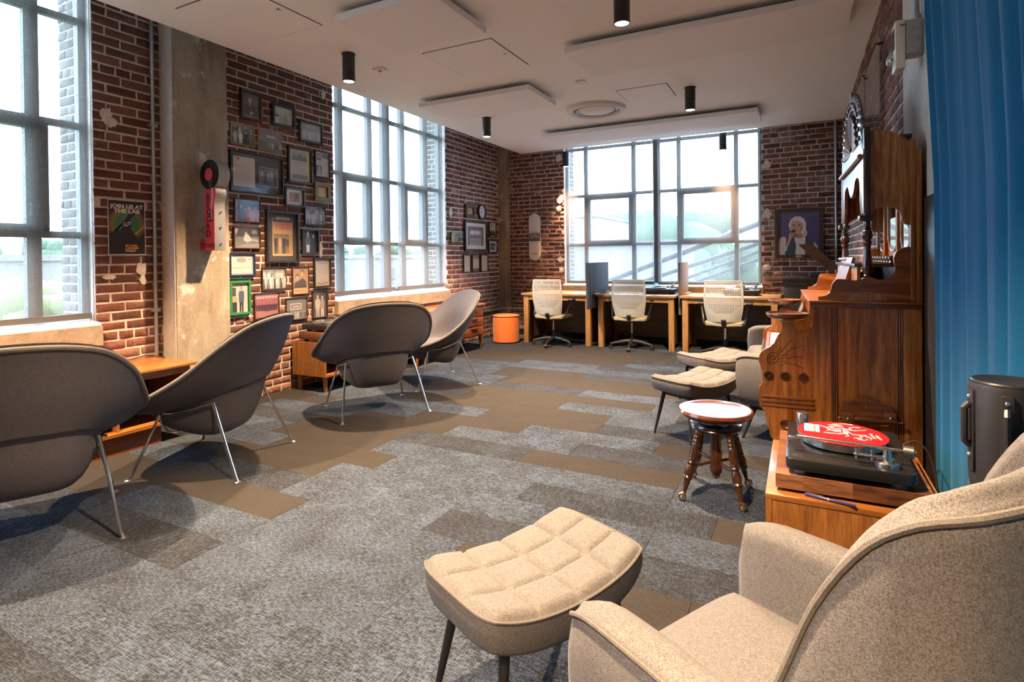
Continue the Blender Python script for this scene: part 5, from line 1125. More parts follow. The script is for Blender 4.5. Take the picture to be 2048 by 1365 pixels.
FONT = None
def text(s_, size, x, z, y, mat, parent, align='LEFT', bold=0.0, name='lettering', sx=1.0, depth=.0003, M_=None):
    cu = bpy.data.curves.new('t', 'FONT'); cu.body = s_; cu.size = size; cu.align_x = align; cu.offset = bold*size; cu.extrude = depth; cu.resolution_u = 2; cu.space_character = 1.0
    o = bpy.data.objects.new('t', cu); me = bpy.data.meshes.new_from_object(o); bpy.data.objects.remove(o); bpy.data.curves.remove(cu)
    me.transform((M_ or Matrix.Translation((x, y, z)) @ Matrix.Rotation(PI/2, 4, 'X')) @ Matrix.Diagonal((sx, 1, 1, 1))); me.materials.clear(); me.materials.append(MAT(mat))
    return obj(name, me, None, parent)
def framed(p, w, h, rz, name, label, cat, fmat, fw, art, mat_=None, mw=0, depth=.02, group=None, glass=True, tilt=0):
    """p: centre on the wall; art: list of (x0,z0,x1,z1,shapes) in unit coords of the opening"""
    t = thing(name, label, cat, p, rz, group); t.rotation_euler[1] = tilt; d = depth
    b = B()
    for q in ((-w/2, -h/2, w/2, -h/2+fw), (-w/2, h/2-fw, w/2, h/2), (-w/2, -h/2+fw, -w/2+fw, h/2-fw), (w/2-fw, -h/2+fw, w/2, h/2-fw)): b.box(q[0], -d, q[1], q[2], 0, q[3], .0012, 1)
    obj('frame', b, fmat, t, smooth=False)
    iw, ih = w/2-fw, h/2-fw
    obj('backing', B().box(-iw, -.006, -ih, iw, -.001, ih), mat_ or 'paper_white', t, smooth=False)
    for k, (x0, z0, x1, z1, sh) in enumerate(art):
        sheet(t, 'picture' if len(art) == 1 else ('picture', 'letter', 'print')[min(k, 2)], -iw+2*iw*x0, -ih+2*ih*z0, -iw+2*iw*x1, -ih+2*ih*z1, -.0065-.0015*k, sh)
    if glass: obj('glazing', B().box(-iw, -d*.72, -ih, iw, -d*.72+.0015, ih), 'frame_glass', t, smooth=False)
    return t
R9 = random.Random(21)
def bw_group(n, bg, floor, rows=1, asp=1.0, tint=(1,1,1), dark=(.02,.22), skin=.45):
    c = lambda v: tuple(v*q for q in tint)
    S_ = [rect(0, 0, 1, 1, c(bg)), rect(0, 0, 1, .28, c(floor))]
    for k in range(5): S_.append(rect(R9.random()*.8, .5+R9.random()*.3, R9.random()*.3+.7, .95, c(bg*R9.uniform(.6, 1.5))))
    for r in range(rows-1, -1, -1):
        m_ = n//rows
        for k in range(m_): S_ += figure((k+.5+R9.uniform(-.2, .2))/m_, .05+r*.22, .60+R9.uniform(-.05, .05), c(R9.choice((R9.uniform(*dark), R9.uniform(*dark), R9.uniform(.3, .6)))), c(skin*R9.uniform(.8, 1.2)), c(.03), None, asp, min(1.3, 5/n+.3))
    return S_
def doc(lines, paper, ink, head=None, ptop=.9):
    S_ = [rect(0, 0, 1, 1, paper)]
    if head: S_.append(rect(.12, .86, .88, .94, head))
    for k in range(lines):
        z = ptop-.06-k*(ptop-.14)/lines; S_.append(rect(.12, z, .88-R9.random()*.2, z+.012, ink))
    return S_
GA = 'framed pictures on the gallery wall'
XF = XL+.012
def onleft(TL, BR):
    a, c = OX(*TL, XF), OX(*BR, XF); y0 = max(a.y, 3.20) if a.y > 3 and a.y < 3.3 else a.y
    return Vector((XF, (y0+c.y)/2, (a.z+c.z)/2)), c.y-y0, a.z-c.z
def pic(TL, BR, label, fmat, fw, art, mat_=None, depth=.02, group=GA, cat='picture', name='framed_picture', tilt=0):
    p, w, h = onleft(TL, BR); return framed(p, w, h, PI/2, name, label, cat, fmat, fw, art, mat_, depth=depth, group=group, tilt=tilt)
F1 = lambda sh: [(.0, .0, 1, 1, sh)]
# 1 portrait of a man in dark suit
sh = [rect(0, 0, 1, 1, (.06,.07,.10)), rect(.55, .35, 1, .95, (.10,.11,.15)), poly([(.10, 0), (.90, 0), (.80, .50), (.58, .62), (.42, .62), (.20, .50)], (.02,.022,.03)), ell(.48, .76, .13, .11, (.03,.03,.035)), ell(.48, .73, .10, .095, (.40,.38,.40)), poly([(.42, .63), (.54, .63), (.48, .45)], (.55,.54,.57)), ell(.56, .20, .10, .07, (.36,.35,.37)), rect(0, 0, 1, .07, (.5,.5,.52)), rect(0, 0, .05, 1, (.5,.5,.52))]
pic((477.7,176.7), (520.8,245.6), 'framed portrait of a man in a dark suit, topmost on the gallery wall', 'frame_brown', .022, F1(sh), depth=.035)
pic((541.3,204.6), (587.6,260.7), 'navy framed pale photo of ball players on the gallery wall', 'frame_navy', .024, F1(bw_group(4, .42, .30, 1, 1, (.92,1,.92), (.1,.5)) + [rect(0, .02, .30, .40, (.55,.58,.52))]), depth=.03)
pic((596.6,238), (643.4,292.7), 'black and gold framed photo of a team in white trousers on the gallery wall', 'frame_black', .016, [(.06, .06, .94, .94, bw_group(8, .30, .12, 1, 1, (.9,.95,1), (.35,.6)))], 'frame_olive')
pic((459.7,241.5), (507.7,296), 'black and white photo of a crowd half behind the column, high on the gallery wall', 'frame_gold', .006, F1(bw_group(9, .14, .05, 2)), depth=.012)
sh = [rect(0, 0, 1, 1, g(.07)), rect(0, .62, 1, 1, g(.13)), rect(.35, .78, .42, .96, g(.04)), rect(.50, .78, .57, .96, g(.04)), rect(.65, .78, .72, .96, g(.04)), rect(.05, .48, .95, .60, g(.45)), rect(.07, .50, .93, .58, g(.10)), rect(.28, .58, .72, .70, g(.05)), rect(0, 0, 1, .22, g(.10))] + [q for k in range(7) for q in figure(.45+k*.08, .12, .30, g(R9.uniform(.05, .5)), g(.4))]
t = pic((514.6,253.8), (563,308.3), 'black and white photo of a theatre marquee on the gallery wall', 'frame_gold', .006, F1(sh), depth=.012); text('BAKER', .035, -.045, .022, -.0085, 'white_letter', t, bold=.02)
p, w, h = onleft((456.4,298.9), (564.2,394.4))
lt = doc(12, (.52,.46,.38), (.30,.26,.22), None, .80) + [ell(.22, .92, .08, .04, (.45,.03,.04))]
t = framed(p, w, h, PI/2, 'framed_letter', 'large framed letter beside a crowd photo in a dark mount', 'picture', 'frame_black', .012, [(.55, .20, .93, .72, [rect(0, 0, 1, 1, (.6,.5,.47))]+[(([(.03+.94*a, .03+.94*b_) for a, b_ in P]), c) for P, c in bw_group(10, .10, .03, 2)]), (.05, .12, .46, .90, lt)], 'mat_dark', depth=.03, group=GA)
sh = [rect(0, 0, 1, 1, (.47,.44,.39)), rect(.06, .66, .94, .97, (.30,.28,.25)), poly([(.06, .70), (.2, .85), (.3, .78), (.5, .90), (.7, .80), (.85, .84), (.94, .72), (.94, .66), (.06, .66)], (.10,.10,.09)), rect(.10, .05, .90, .20, (.14,.13,.12)), rect(.90, 0, 1, 1, (.62,.58,.10))] + [rect(.16, .26+k*.03, .80, .27+k*.03, (.30,.28,.25)) for k in range(12)]
t = pic((573.3,290.2), (622.5,371.4), 'tall black framed page with an old street scene and yellow edge, on the gallery wall', 'frame_black', .016, [(.08, .05, .94, .95, sh)], 'frame_olive', .025); text('PEOPLES', .035, -.085, -.165, -.0085, 'paper', t, bold=.02, sx=.9)
sh = [rect(0, 0, 1, 1, (.50,.46,.40)), rect(.10, .66, .42, .94, (.07,.065,.06)), ell(.26, .83, .10, .07, (.35,.32,.28)), rect(.50, .76, .97, .96, (.10,.09,.085)), rect(.06, .06, .48, .45, (.09,.085,.08)), ell(.28, .34, .09, .06, (.4,.36,.32)), poly([(.12, .06), (.44, .06), (.38, .28), (.18, .28)], (.35,.32,.29))] + [rect(.56, .10+k*.05, .95, .115+k*.05, (.25,.23,.2)) for k in range(12)] + [rect(.06, .50+k*.035, .48, .51+k*.035, (.25,.23,.2)) for k in range(4)]
pic((628.2,300.9), (658.1,357.5), 'framed sheet of newspaper clippings beside the middle window, high on the gallery wall', 'frame_black', .008, F1(sh))
pic((567.5,373.5), (607.3,415.7), 'small brown photo in a wide white mount on the gallery wall', 'frame_black', .018, [(.20, .20, .80, .80, [rect(0, 0, 1, 1, (.22,.10,.06)), rect(.05, .05, .95, .95, (.32,.16,.10)), rect(.5, .3, .95, .95, (.14,.07,.05)), poly([(.15, .05), (.45, .05), (.38, .55), (.22, .55)], (.5,.28,.2)), ell(.30, .62, .08, .10, (.45,.22,.15))])], 'paper_white', .025)
t = pic((627,363.6), (659.4,405.5), 'olive frame with scalloped edge round a small yellow card', 'frame_olive', .045, [(.08, .08, .92, .92, [rect(0, 0, 1, 1, (.70,.52,.05)), rect(.15, .15, .85, .85, (.52,.34,.06)), ell(.5, .55, .25, .28, (.62,.30,.22)), rect(.2, .80, .8, .88, (.4,.1,.1))])], 'frame_olive', .025)
sh = [rect(0, 0, 1, 1, (.10,.045,.03)), rect(0, .65, 1, 1, (.025,.02,.022)), rect(0, 0, .10, 1, (.33,.17,.15))] + figure(.25, -.1, .85, (.05,.07,.19), (.45,.22,.15), (.3,.27,.25)) + figure(.43, -.1, .75, (.06,.05,.06), (.4,.2,.13)) + figure(.58, -.1, .80, (.45,.04,.03), (.45,.25,.18), (.5,.06,.04)) + figure(.70, -.1, .75, (.30,.27,.28), (.25,.14,.1)) + figure(.84, -.12, .85, (.33,.24,.33), (.25,.14,.1), None, None, 1, 1.3)
pic((466.2,396), (520,446.9), 'framed colour photo of people dressed up around one in red, on the gallery wall', 'frame_brown', .010, F1(sh))
t = pic((529,420.6), (595.8,525.6), 'large black framed newspaper cover headlined ALL ROADS LEAD TO PASADENA', 'frame_black', .022, [(.17, .10, .87, .90, [rect(0, 0, 1, 1, (.46,.30,.14)), rect(.03, .90, .97, .985, (.05,.045,.04)), rect(.06, .06, .82, .58, (.18,.14,.09)), rect(.86, .05, .97, .58, (.40,.26,.12))] + figure(.16, .06, .50, (.05,.045,.04), (.35,.24,.14), None, None, .9) + figure(.36, .06, .50, (.42,.29,.15), (.38,.26,.15), None, (.42,.29,.15), .9) + figure(.55, .06, .50, (.05,.045,.04), (.35,.24,.14), None, None, .9) + figure(.72, .06, .48, (.07,.06,.05), (.35,.24,.14), None, (.2,.15,.1), .9) + [rect(.87, .08+k*.04, .96, .09+k*.04, (.2,.13,.07)) for k in range(12)])], 'mat_dark', .035)
text('KFWB/98', .042, -.07, .172, -.0085, 'paper', t, bold=.015, sx=.95); text('ALL ROADS LEAD', .036, .012, .118, -.0085, 'red_letter', t, 'CENTER', .02, sx=.72); text('TO PASADENA', .036, .012, .082, -.0085, 'red_letter', t, 'CENTER', .02, sx=.78)
pic((607.3,409.1), (649,453.4), 'black and white photo of a dancing crowd beside the middle window', 'frame_black', .008, F1(bw_group(16, .10, .04, 2, 1, (1,1,1), (.05,.6))))
sh = [rect(0, 0, 1, 1, g(.18)), rect(0, .55, 1, 1, g(.06)), poly([(.05, .60), (.18, .98), (.02, .98)], g(.42)), poly([(.35, .38), (.42, .72), (.55, .68), (.72, .36), (.5, .28)], g(.5)), ell(.46, .74, .05, .07, g(.35)), poly([(.70, .45), (.95, .38), (.96, .32), (.72, .38)], g(.42)), poly([(0, .02), (.5, .22), (1, .2), (1, 0), (0, 0)], g(.26)), ell(.8, .8, .12, .10, g(.2))]
pic((465.4,452.6), (519.5,498.5), 'black and white photo of a woman in white sitting on a floor', 'frame_brown', .010, F1(sh))
sh = [rect(0, 0, 1, 1, g(.03))] + figure(.38, -.05, .88, g(.12), g(.45), g(.05), g(.5)) + [poly([(.28, .82), (.38, .99), (.48, .82)], g(.6)), poly([(.28, .05), (.46, .05), (.48, .35), (.26, .35)], g(.55))] + figure(.74, -.10, .92, g(.025), g(.42), g(.3))
pic((601,457.5), (635.6,508.4), 'black framed photo of two men, one in a pointed paper hat', 'frame_black', .016, F1(sh), depth=.03)
sh = [rect(0, 0, 1, 1, (.24,.29,.37)), rect(.05, .08, .93, .92, (.56,.53,.45)), ell(.48, .72, .22, .14, (.25,.25,.24)), ell(.85, .76, .08, .07, (.30,.32,.32)), rect(.06, .30, .90, .38, (.33,.34,.38)), ell(.5, .16, .08, .08, (.40,.40,.38))] + [rect(.12, .42+k*.06, .80, .43+k*.06, (.35,.34,.32)) for k in range(3)]
pic((456,506), (508.5,552.2), 'dark framed blue bordered stock certificate half behind the column', 'frame_navy', .016, F1(sh), depth=.025)
pic((522,535.4), (570.8,579.7), 'black and white photo of a family crowd, low on the gallery wall', 'frame_brown', .008, F1(bw_group(22, .16, .05, 2, 1, (1,1,1), (.03,.55))))
sh = [rect(0, 0, 1, 1, (.40,.26,.15)), rect(.06, .22, .94, .96, (.30,.20,.12)), poly([(.08, .22), (.92, .22), (.85, .48), (.62, .58), (.4, .50), (.12, .42)], (.055,.04,.03)), ell(.30, .66, .12, .10, (.08,.05,.035)), ell(.30, .62, .09, .08, (.40,.27,.17)), ell(.60, .80, .14, .11, (.07,.045,.03)), ell(.60, .76, .10, .10, (.42,.29,.18)), rect(.2, .10, .8, .12, (.25,.16,.1))]
pic((582.7,533.8), (616.7,587.9), 'sepia portrait card of two people, low on the gallery wall', 'frame_brown', .008, F1(sh))
pic((625.7,516), (660.6,573.6), 'black and gold framed typed document beside the middle window sill', 'frame_black', .016, [(.06, .05, .94, .95, doc(11, (.42,.38,.34), (.24,.22,.2), (.33,.3,.27)) + [ell(.5, .07, .40, .05, (.10,.09,.08)), ell(.5, .08, .30, .03, (.42,.38,.34))])], 'frame_gold', .025)
sh = [rect(0, 0, 1, 1, (.48,.40,.38)), rect(0, 0, .35, .45, (.03,.03,.035)), rect(0, .55, .30, .85, (.05,.05,.05)), rect(.0, .35, .38, .52, (.40,.25,.12))] + figure(.62, -.05, .95, (.06,.08,.14), (.42,.22,.15), (.12,.08,.07), (.02,.02,.025))
pic((456,562.5), (499,627.7), 'bright green framed photo of a man in a blue jacket holding a picture', 'frame_green', .022, F1(sh), depth=.03)
sh = [rect(0, 0, 1, 1, (.16,.05,.06)), rect(0, .78, 1, 1, (.30,.16,.16)), poly([(0, .02), (.5, 0), (1, .05), (1, .35), (.5, .22), (0, .42)], (.28,.12,.12))] + [q for k in range(7) for q in figure(.12+k*.125, .28, .62, (.22,.075,.10), (.50,.32,.30), (.03,.02,.02), (.05,.015,.03), 1, .9)]
pic((506.8,587), (557.3,633.8), 'magenta toned photo of seven singers in a row, lowest on the gallery wall', 'frame_brown', .008, F1(sh))
sh = [rect(0, 0, 1, 1, g(.13)), rect(.2, .45, .75, .75, g(.42)), rect(.24, .50, .71, .70, g(.10)), rect(.3, .55, .66, .64, g(.35)), rect(0, 0, 1, .3, g(.24))] + [q for k in range(8) for q in figure(.08+k*.12, .02, .35, g(R9.uniform(.03, .35)), g(.4))]
pic((570,597), (613.4,637), 'black and white photo of a shop front, lowest on the gallery wall above the turntable', 'frame_brown', .007, F1(sh))
sh = [rect(0, 0, 1, 1, (.06,.05,.045))] + figure(.35, -.05, .92, (.34,.29,.25), (.42,.34,.28), (.05,.04,.035), (.30,.26,.22), 1, 1.1) + figure(.68, -.05, .88, (.22,.19,.17), (.42,.34,.28), (.04,.03,.03), (.40,.36,.31))
pic((622.9,582), (654,633.8), 'photo of a couple in pale clothes, lowest beside the middle window sill', 'frame_black', .010, F1(sh))
# ---------------------------------------------------------------- pictures near the clock
GB = 'framed pictures near the clock'
pic((929.2,408), (948.5,437.3), 'small wooden award plaque left of the round clock', 'frame_brown', .05, [(.10, .10, .90, .90, [rect(0, 0, 1, 1, (.45,.24,.12)), rect(.25, .5, .7, .7, (.10,.04,.03)), rect(.2, .2, .8, .24, (.15,.07,.04))])], 'frame_brown', .025, GB, 'plaque', 'wall_plaque')
pic((927.3,440.4), (973.1,502.7), 'large framed poster in a wide pale mount below the round clock', 'frame_black', .03, [(.12, .14, .88, .86, [rect(0, 0, 1, 1, (.12,.11,.11)), rect(.10, 0, .85, .80, (.34,.29,.29)), ell(.3, .68, .14, .10, (.55,.5,.5)), ell(.6, .70, .16, .10, (.5,.46,.46)), rect(.12, .38, .82, .54, (.16,.15,.155)), rect(.12, .05, .82, .30, (.30,.26,.26)), rect(.3, .22, .5, .24, (.1,.09,.09))])], 'paper', .03, GB)
sh = [rect(0, 0, 1, 1, (.50,.44,.35)), poly([(.05, 0), (.95, 0), (.92, .36), (.66, .50), (.34, .50), (.08, .36)], (.03,.03,.035)), poly([(.42, .50), (.58, .50), (.5, .25)], (.6,.55,.5)), ell(.46, .74, .19, .16, (.03,.025,.02)), ell(.46, .68, .15, .14, (.42,.32,.24)), rect(0, 0, 1, .05, (.55,.5,.45))]
pic((976.9,443.5), (991.4,476.5), 'narrow framed portrait of a man in a suit, right of the large mounted poster', 'frame_black', .018, F1(sh), depth=.02, group=GB)
pic((975.9,480.3), (993.9,506.4), 'small dark photo in a white mount below the framed portrait', 'frame_black', .022, [(.16, .16, .84, .84, bw_group(4, .05, .02, 1, 1, (1,.9,.8)))], 'paper', .02, GB)
for i, (a, c) in enumerate((((925.5,509.5), (941,545)), ((942.9,509.5), (958.7,544.4)), ((960.3,509.5), (975.5,543.8)))):
    sh = doc(10, (.52,.41,.28), (.36,.27,.18)) if i != 1 else [rect(0, 0, 1, 1, (.55,.42,.28)), rect(0, .78, 1, 1, (.28,.13,.07)), rect(0, 0, 1, .18, (.26,.10,.05))]
    pic(a, c, ('narrow framed cream document, leftmost of three under the mounted poster', 'narrow framed document with brown bands, middle of three under the mounted poster', 'narrow framed cream document, rightmost of three under the mounted poster')[i], 'frame_black', .016, F1(sh), depth=.02, group=GB)
# clock
c = OX(962, 424.2, XF); rc_ = abs(OX(962, 409, XF).z-OX(962, 439.4, XF).z)/2
t = thing('wall_clock', 'round wall clock with pale face and dark rim', 'clock', c, PI/2)
obj('rim', B().lathe([(rc_*.84, -.002), (rc_*.86, -.035), (rc_*.93, -.042), (rc_, -.030), (rc_, 0), (rc_*.84, 0)], n=48, axis='y', ring=True), 'clock_rim', t); obj('face', B().lathe([(0, -.014), (rc_*.86, -.014), (rc_*.86, 0), (0, 0)], n=48, axis='y'), 'clock_face', t)
for k in range(12):
    a = k*PI/6; d = (math.sin(a), math.cos(a)); obj('hour_mark', B().box(-.004, -.0155, rc_*.68, .004, -.0138, rc_*.79).xf(Matrix.Rotation(-a, 4, 'Y').inverted()), 'black_letter', t, smooth=False)
obj('hour_hand', B().box(-.004, -.018, -.02, .004, -.0165, rc_*.45).xf(Matrix.Rotation(math.radians(205), 4, 'Y')), 'black_letter', t, smooth=False); obj('minute_hand', B().box(-.003, -.020, -.02, .003, -.0185, rc_*.68).xf(Matrix.Rotation(math.radians(-105), 4, 'Y')), 'black_letter', t, smooth=False); obj('logo_dot', B().lathe([(0, -.0150), (rc_*.10, -.0150), (rc_*.10, -.0138)], (.0, 0, rc_*.40), 16, 'y'), 'black_letter', t)
# small cut-out ornament
p, w, h = onleft((900, 462), (925, 486)); t = thing('wall_ornament', 'small colourful cut-out ornament on the brick left of the mounted poster', 'ornament', p, PI/2)
obj('board', B().prism(smooth2([(-w*.30, -h*.45), (-w*.32, h*.25), (-w*.1, h*.42), (w*.25, h*.38), (w*.30, 0), (w*.25, -h*.45)], 30), lambda a, b_, s_: (a, s_, b_), -.012, 0), 'duck_brown', t)
obj('green_figure', B().prism([(-w*.48, -h*.5), (-w*.26, -h*.48), (-w*.24, h*.3), (-w*.36, h*.5), (-w*.46, h*.2)], lambda a, b_, s_: (a, s_, b_), -.022, -.012), 'duck_green', t); obj('blue_figure', B().prism([(w*.0, h*.30), (w*.30, h*.42), (w*.5, h*.30), (w*.32, h*.12), (w*.1, h*.15)], lambda a, b_, s_: (a, s_, b_), -.022, -.012), 'duck_blue', t); obj('dark_figure', B().prism([(w*.12, -h*.35), (w*.45, -h*.30), (w*.4, -h*.05), (w*.15, -h*.02)], lambda a, b_, s_: (a, s_, b_), -.020, -.012), 'dark_print', t)
# ---------------------------------------------------------------- poster by the left window
p, w, h = onleft((214.5,397.5), (291.5,510.5)); t = thing('poster', 'black poster reading JOIN US AT THE LAB on the brick beside the left window', 'poster', p, PI/2)
S_ = [rect(0, 0, 1, 1, (.70,.68,.66)), rect(.02, .015, .98, .985, (.018,.016,.020))]; asp = w/h; cx, cz = .5, .565
import colorsys
for k in range(20, 0, -1):
    r_ = .125+k*.0185; f = k/20
    col = colorsys.hsv_to_rgb(.58-.58*f, .80, .42); d2 = tuple(q*.22 for q in col)
    for a0, a1, cc in ((math.radians(48), math.radians(222), col), (math.radians(222), math.radians(305), (.018,.016,.020)), (math.radians(305), math.radians(408), tuple(q*.75 for q in col))):
        n = 40; O_ = [(cx+r_*math.cos(a0+(a1-a0)*i/n), cz+r_*asp*math.sin(a0+(a1-a0)*i/n)) for i in range(n+1)]; I_ = [(cx+(r_-.008)*math.cos(a0+(a1-a0)*i/n), cz+(r_-.008)*asp*math.sin(a0+(a1-a0)*i/n)) for i in range(n+1)]
        cl = lambda q: (min(max(q[0], .025), .975), q[1])
        for i in range(0, n): S_.append(([cl(O_[i]), cl(O_[i+1]), cl(I_[i+1]), cl(I_[i])], cc, 2))
S_ += [poly([(.03, .345), (.50, .60), (.80, .80), (.62, .82), (.42, .62), (.18, .345)], (.018,.016,.020)), ell(.5, .565, .125, .125*asp, (.015,.012,.03), 24), rect(.39, .56, .48, .60, (.45,.10,.03)), rect(.40, .525, .52, .55, (.55,.52,.52)), ell(.56, .58, .05, .05*asp, (.7,.68,.68), 18), ell(.56, .575, .03, .03*asp, (.015,.012,.03), 14), poly([(.68, .385), (.72, .40), (.99, .555), (.99, .535), (.73, .38)], (.62,.40,.02)), poly([(.52, .33), (.66, .40), (.69, .365), (.55, .295)], (.03,.02,.01)), rect(.19, .075, .43, .215, (.018,.016,.020))]
obj('paper', B().box(-w/2, -.0015, -h/2, w/2, 0, h/2), 'paper_white', t, smooth=False); 
def flat_sheet(t, S_):                        # all shapes at nearly one depth
    o = sheet(t, 'print', -w/2, -h/2, w/2, h/2, -.0018, [], None); bpy.data.objects.remove(o)
    b = B(); lay = b.bm.loops.layers.float_color.new('Col'); y = -.0018
    ly = 0; seen = False
    for it in S_:
        P, c = it[0], it[1]
        if len(it) < 3 or not seen: ly += 1
        seen = len(it) > 2
        vs = [b.bm.verts.new((-w/2+w*a, y-.00008*ly, -h/2+h*q)) for a, q in P]
        try: f = b.bm.faces.new(vs)
        except ValueError: continue
        for l in f.loops: l[lay] = (*c, 1)
    bmesh.ops.triangulate(b.bm, faces=[f for f in b.bm.faces if len(f.verts) > 4]); me = bpy.data.meshes.new('print'); b.bm.to_mesh(me); b.bm.free(); me.materials.append(MAT('print')); return obj('print', me, None, t)
flat_sheet(t, S_)
yy = -.0036
text('JOIN US AT', h*.098, 0, h*.35, yy, 'white_letter', t, 'CENTER', .03, sx=w*.86/(h*.098*5.05)); text('THE LAB', h*.098, 0, h*.265, yy, 'white_letter', t, 'CENTER', .03, sx=w*.66/(h*.098*3.65))
text('BECOME', h*.052, -w*.06, -h*.345, yy, 'orange_letter', t, 'LEFT', .025); text('A MEMBER', h*.052, -w*.06, -h*.392, yy, 'orange_letter', t, 'LEFT', .025, sx=.95); text('TODAY', h*.052, -w*.06, -h*.439, yy, 'white_letter', t, 'LEFT', .025)
# ---------------------------------------------------------------- blade sign on the column
ys = 2.915; x0s, x1s = -4.437, OY(436, 345, ys).x
t = thing('blade_sign', 'red and grey RECORD TOWN blade sign with record disc on the concrete column', 'sign', (x0s, ys, 1.5))
def SG(u, v): p = OY(u, v, ys); return (p.x, p.z)
dl, dr_, dt, db = SG(400, 347)[0], SG(438, 347)[0], SG(419, 319)[1], SG(419, 379.5)[1]; dcx, dcz, drx, drz = (dl+dr_)/2, (dt+db)/2, (dr_-dl)/2, (dt-db)/2
TH = .10; fn = lambda a, b_, s_: (a, s_, b_)
disc = [(dcx+drx*math.cos(k*PI/24), dcz+drz*math.sin(k*PI/24)) for k in range(48)]
obj('disc_body', B().prism(disc, fn, ys, ys+TH, .002), 'sign_grey', t, True); obj('disc_face', B().prism([((a-dcx)*.97+dcx, (b_-dcz)*.97+dcz) for a, b_ in disc], fn, ys-.003, ys+.001), 'vinyl_black', t, True)
obj('red_label', B().prism([((a-dcx)*.40+dcx-.006, (b_-dcz)*.42+dcz) for a, b_ in disc], fn, ys-.0045, ys-.0025), 'red_print', t, True)
st = [SG(409, 379), SG(430, 376), SG(432, 388), SG(428.5, 404), SG(429, 430), SG(429.5, 499), SG(429, 501), SG(401, 501.5), SG(401, 480), SG(411, 479.5)]
obj('stem_body', B().prism(smooth2(st[1:5], 16)+st[5:]+[st[0]], fn, ys+.001, ys+TH*.95, .001), 'sign_grey', t, True); obj('stem_face', B().prism(smooth2(st[1:5], 16)+st[5:]+[st[0]], fn, ys-.003, ys), 'red_print', t, True)
for i, ch in enumerate('RECORD'):
    p = SG(414.5, 401+i*14.6); text(ch, .075, 0, 0, 0, 'black_letter', t, bold=.02, M_=Matrix.Translation((p[0]-x0s-.008, -.0045, p[1]-1.5)) @ Matrix.Rotation(PI/2, 4, 'X'), sx=1.15)
p = SG(402, 497); text('TOWN', .058, 0, 0, 0, 'black_letter', t, bold=.02, M_=Matrix.Translation((p[0]-x0s, -.0045, p[1]-1.5)) @ Matrix.Rotation(PI/2, 4, 'X'), sx=(SG(428, 497)[0]-p[0])/(.058*2.9))
obj('painted_tonearm', B().tube([OY(u, v, ys-.004) for u, v in ((424, 376), (425, 392), (422.5, 415), (424, 440))], .004, 6), 'white_letter', t, True); obj('painted_head', B().prism([SG(417, 362), SG(427, 360), SG(425, 376), SG(420, 377)], fn, ys-.006, ys-.004), 'black_letter', t, True); obj('painted_weight', B().prism([SG(421, 418), SG(425, 418), SG(426, 444), SG(422, 444)], fn, ys-.006, ys-.004), 'black_letter', t, True)
for v in (391, 423, 454, 487): 
    p = SG(430, v); obj('rivet', B().ball((p[0]+.003, ys+TH*.55, p[1]), .008), 'chrome', t, True)
obj('wall_bracket', B().box(x0s-.001, ys+.02, 1.55, dcx, ys+.06, 1.60), 'sign_grey', t, True)
# ---------------------------------------------------------------- skateboard deck
yw = YB-.012; a, c = OY(1058.6, 475, yw), OY(1081.5, 475, yw); zt_, zb_ = OY(1070, 427.5, yw).z, OY(1070, 521.5, yw).z; cx, w, cz, h = (a.x+c.x)/2, c.x-a.x, (zt_+zb_)/2, zt_-zb_
t = thing('skateboard_deck', 'white skateboard deck with a printed band hung on the end wall', 'skateboard', (cx, yw, cz)); r_ = w/2
P = [(r_*math.cos(k*PI/16), h/2-r_+r_*math.sin(k*PI/16)) for k in range(17)] + [(-r_*math.cos(k*PI/16), -h/2+r_-r_*math.sin(k*PI/16)) for k in range(17)]
obj('deck', B().prism(P, fn, -.016, -.004, .003), 'paper_white', t); o_ = w; obj('wood_edge', B().prism([(p_*1.0, q*1.0) for p_, q in P], fn, -.004, 0), 'oak_x', t)
sheet(t, 'print_band', -w/2+.003, -h*.09, w/2-.003, h*.085, -.0163, [rect(0, 0, 1, 1, (.16,.12,.12)), ell(.25, .6, .10, .2, (.35,.28,.27)), ell(.5, .65, .10, .2, (.40,.33,.32)), ell(.75, .6, .10, .22, (.33,.27,.26)), rect(0, 0, 1, .25, (.10,.08,.08))])
text('BOLIVIA', .036, 0, h*.095, -.0166, 'black_letter', t, 'CENTER', 0, sx=.95); text('WHO', .036, 0, -h*.37, -.0166, 'black_letter', t, 'CENTER', .03); text('LIVE FROM HOME', .016, 0, -h*.125, -.0166, 'black_letter', t, 'CENTER', 0, sx=.9)
for z_ in (h*.27, -h*.27):
    for xx in (-.02, .02): obj('truck_bolt', B().ball((xx, -.0165, z_), .004), 'steel', t)
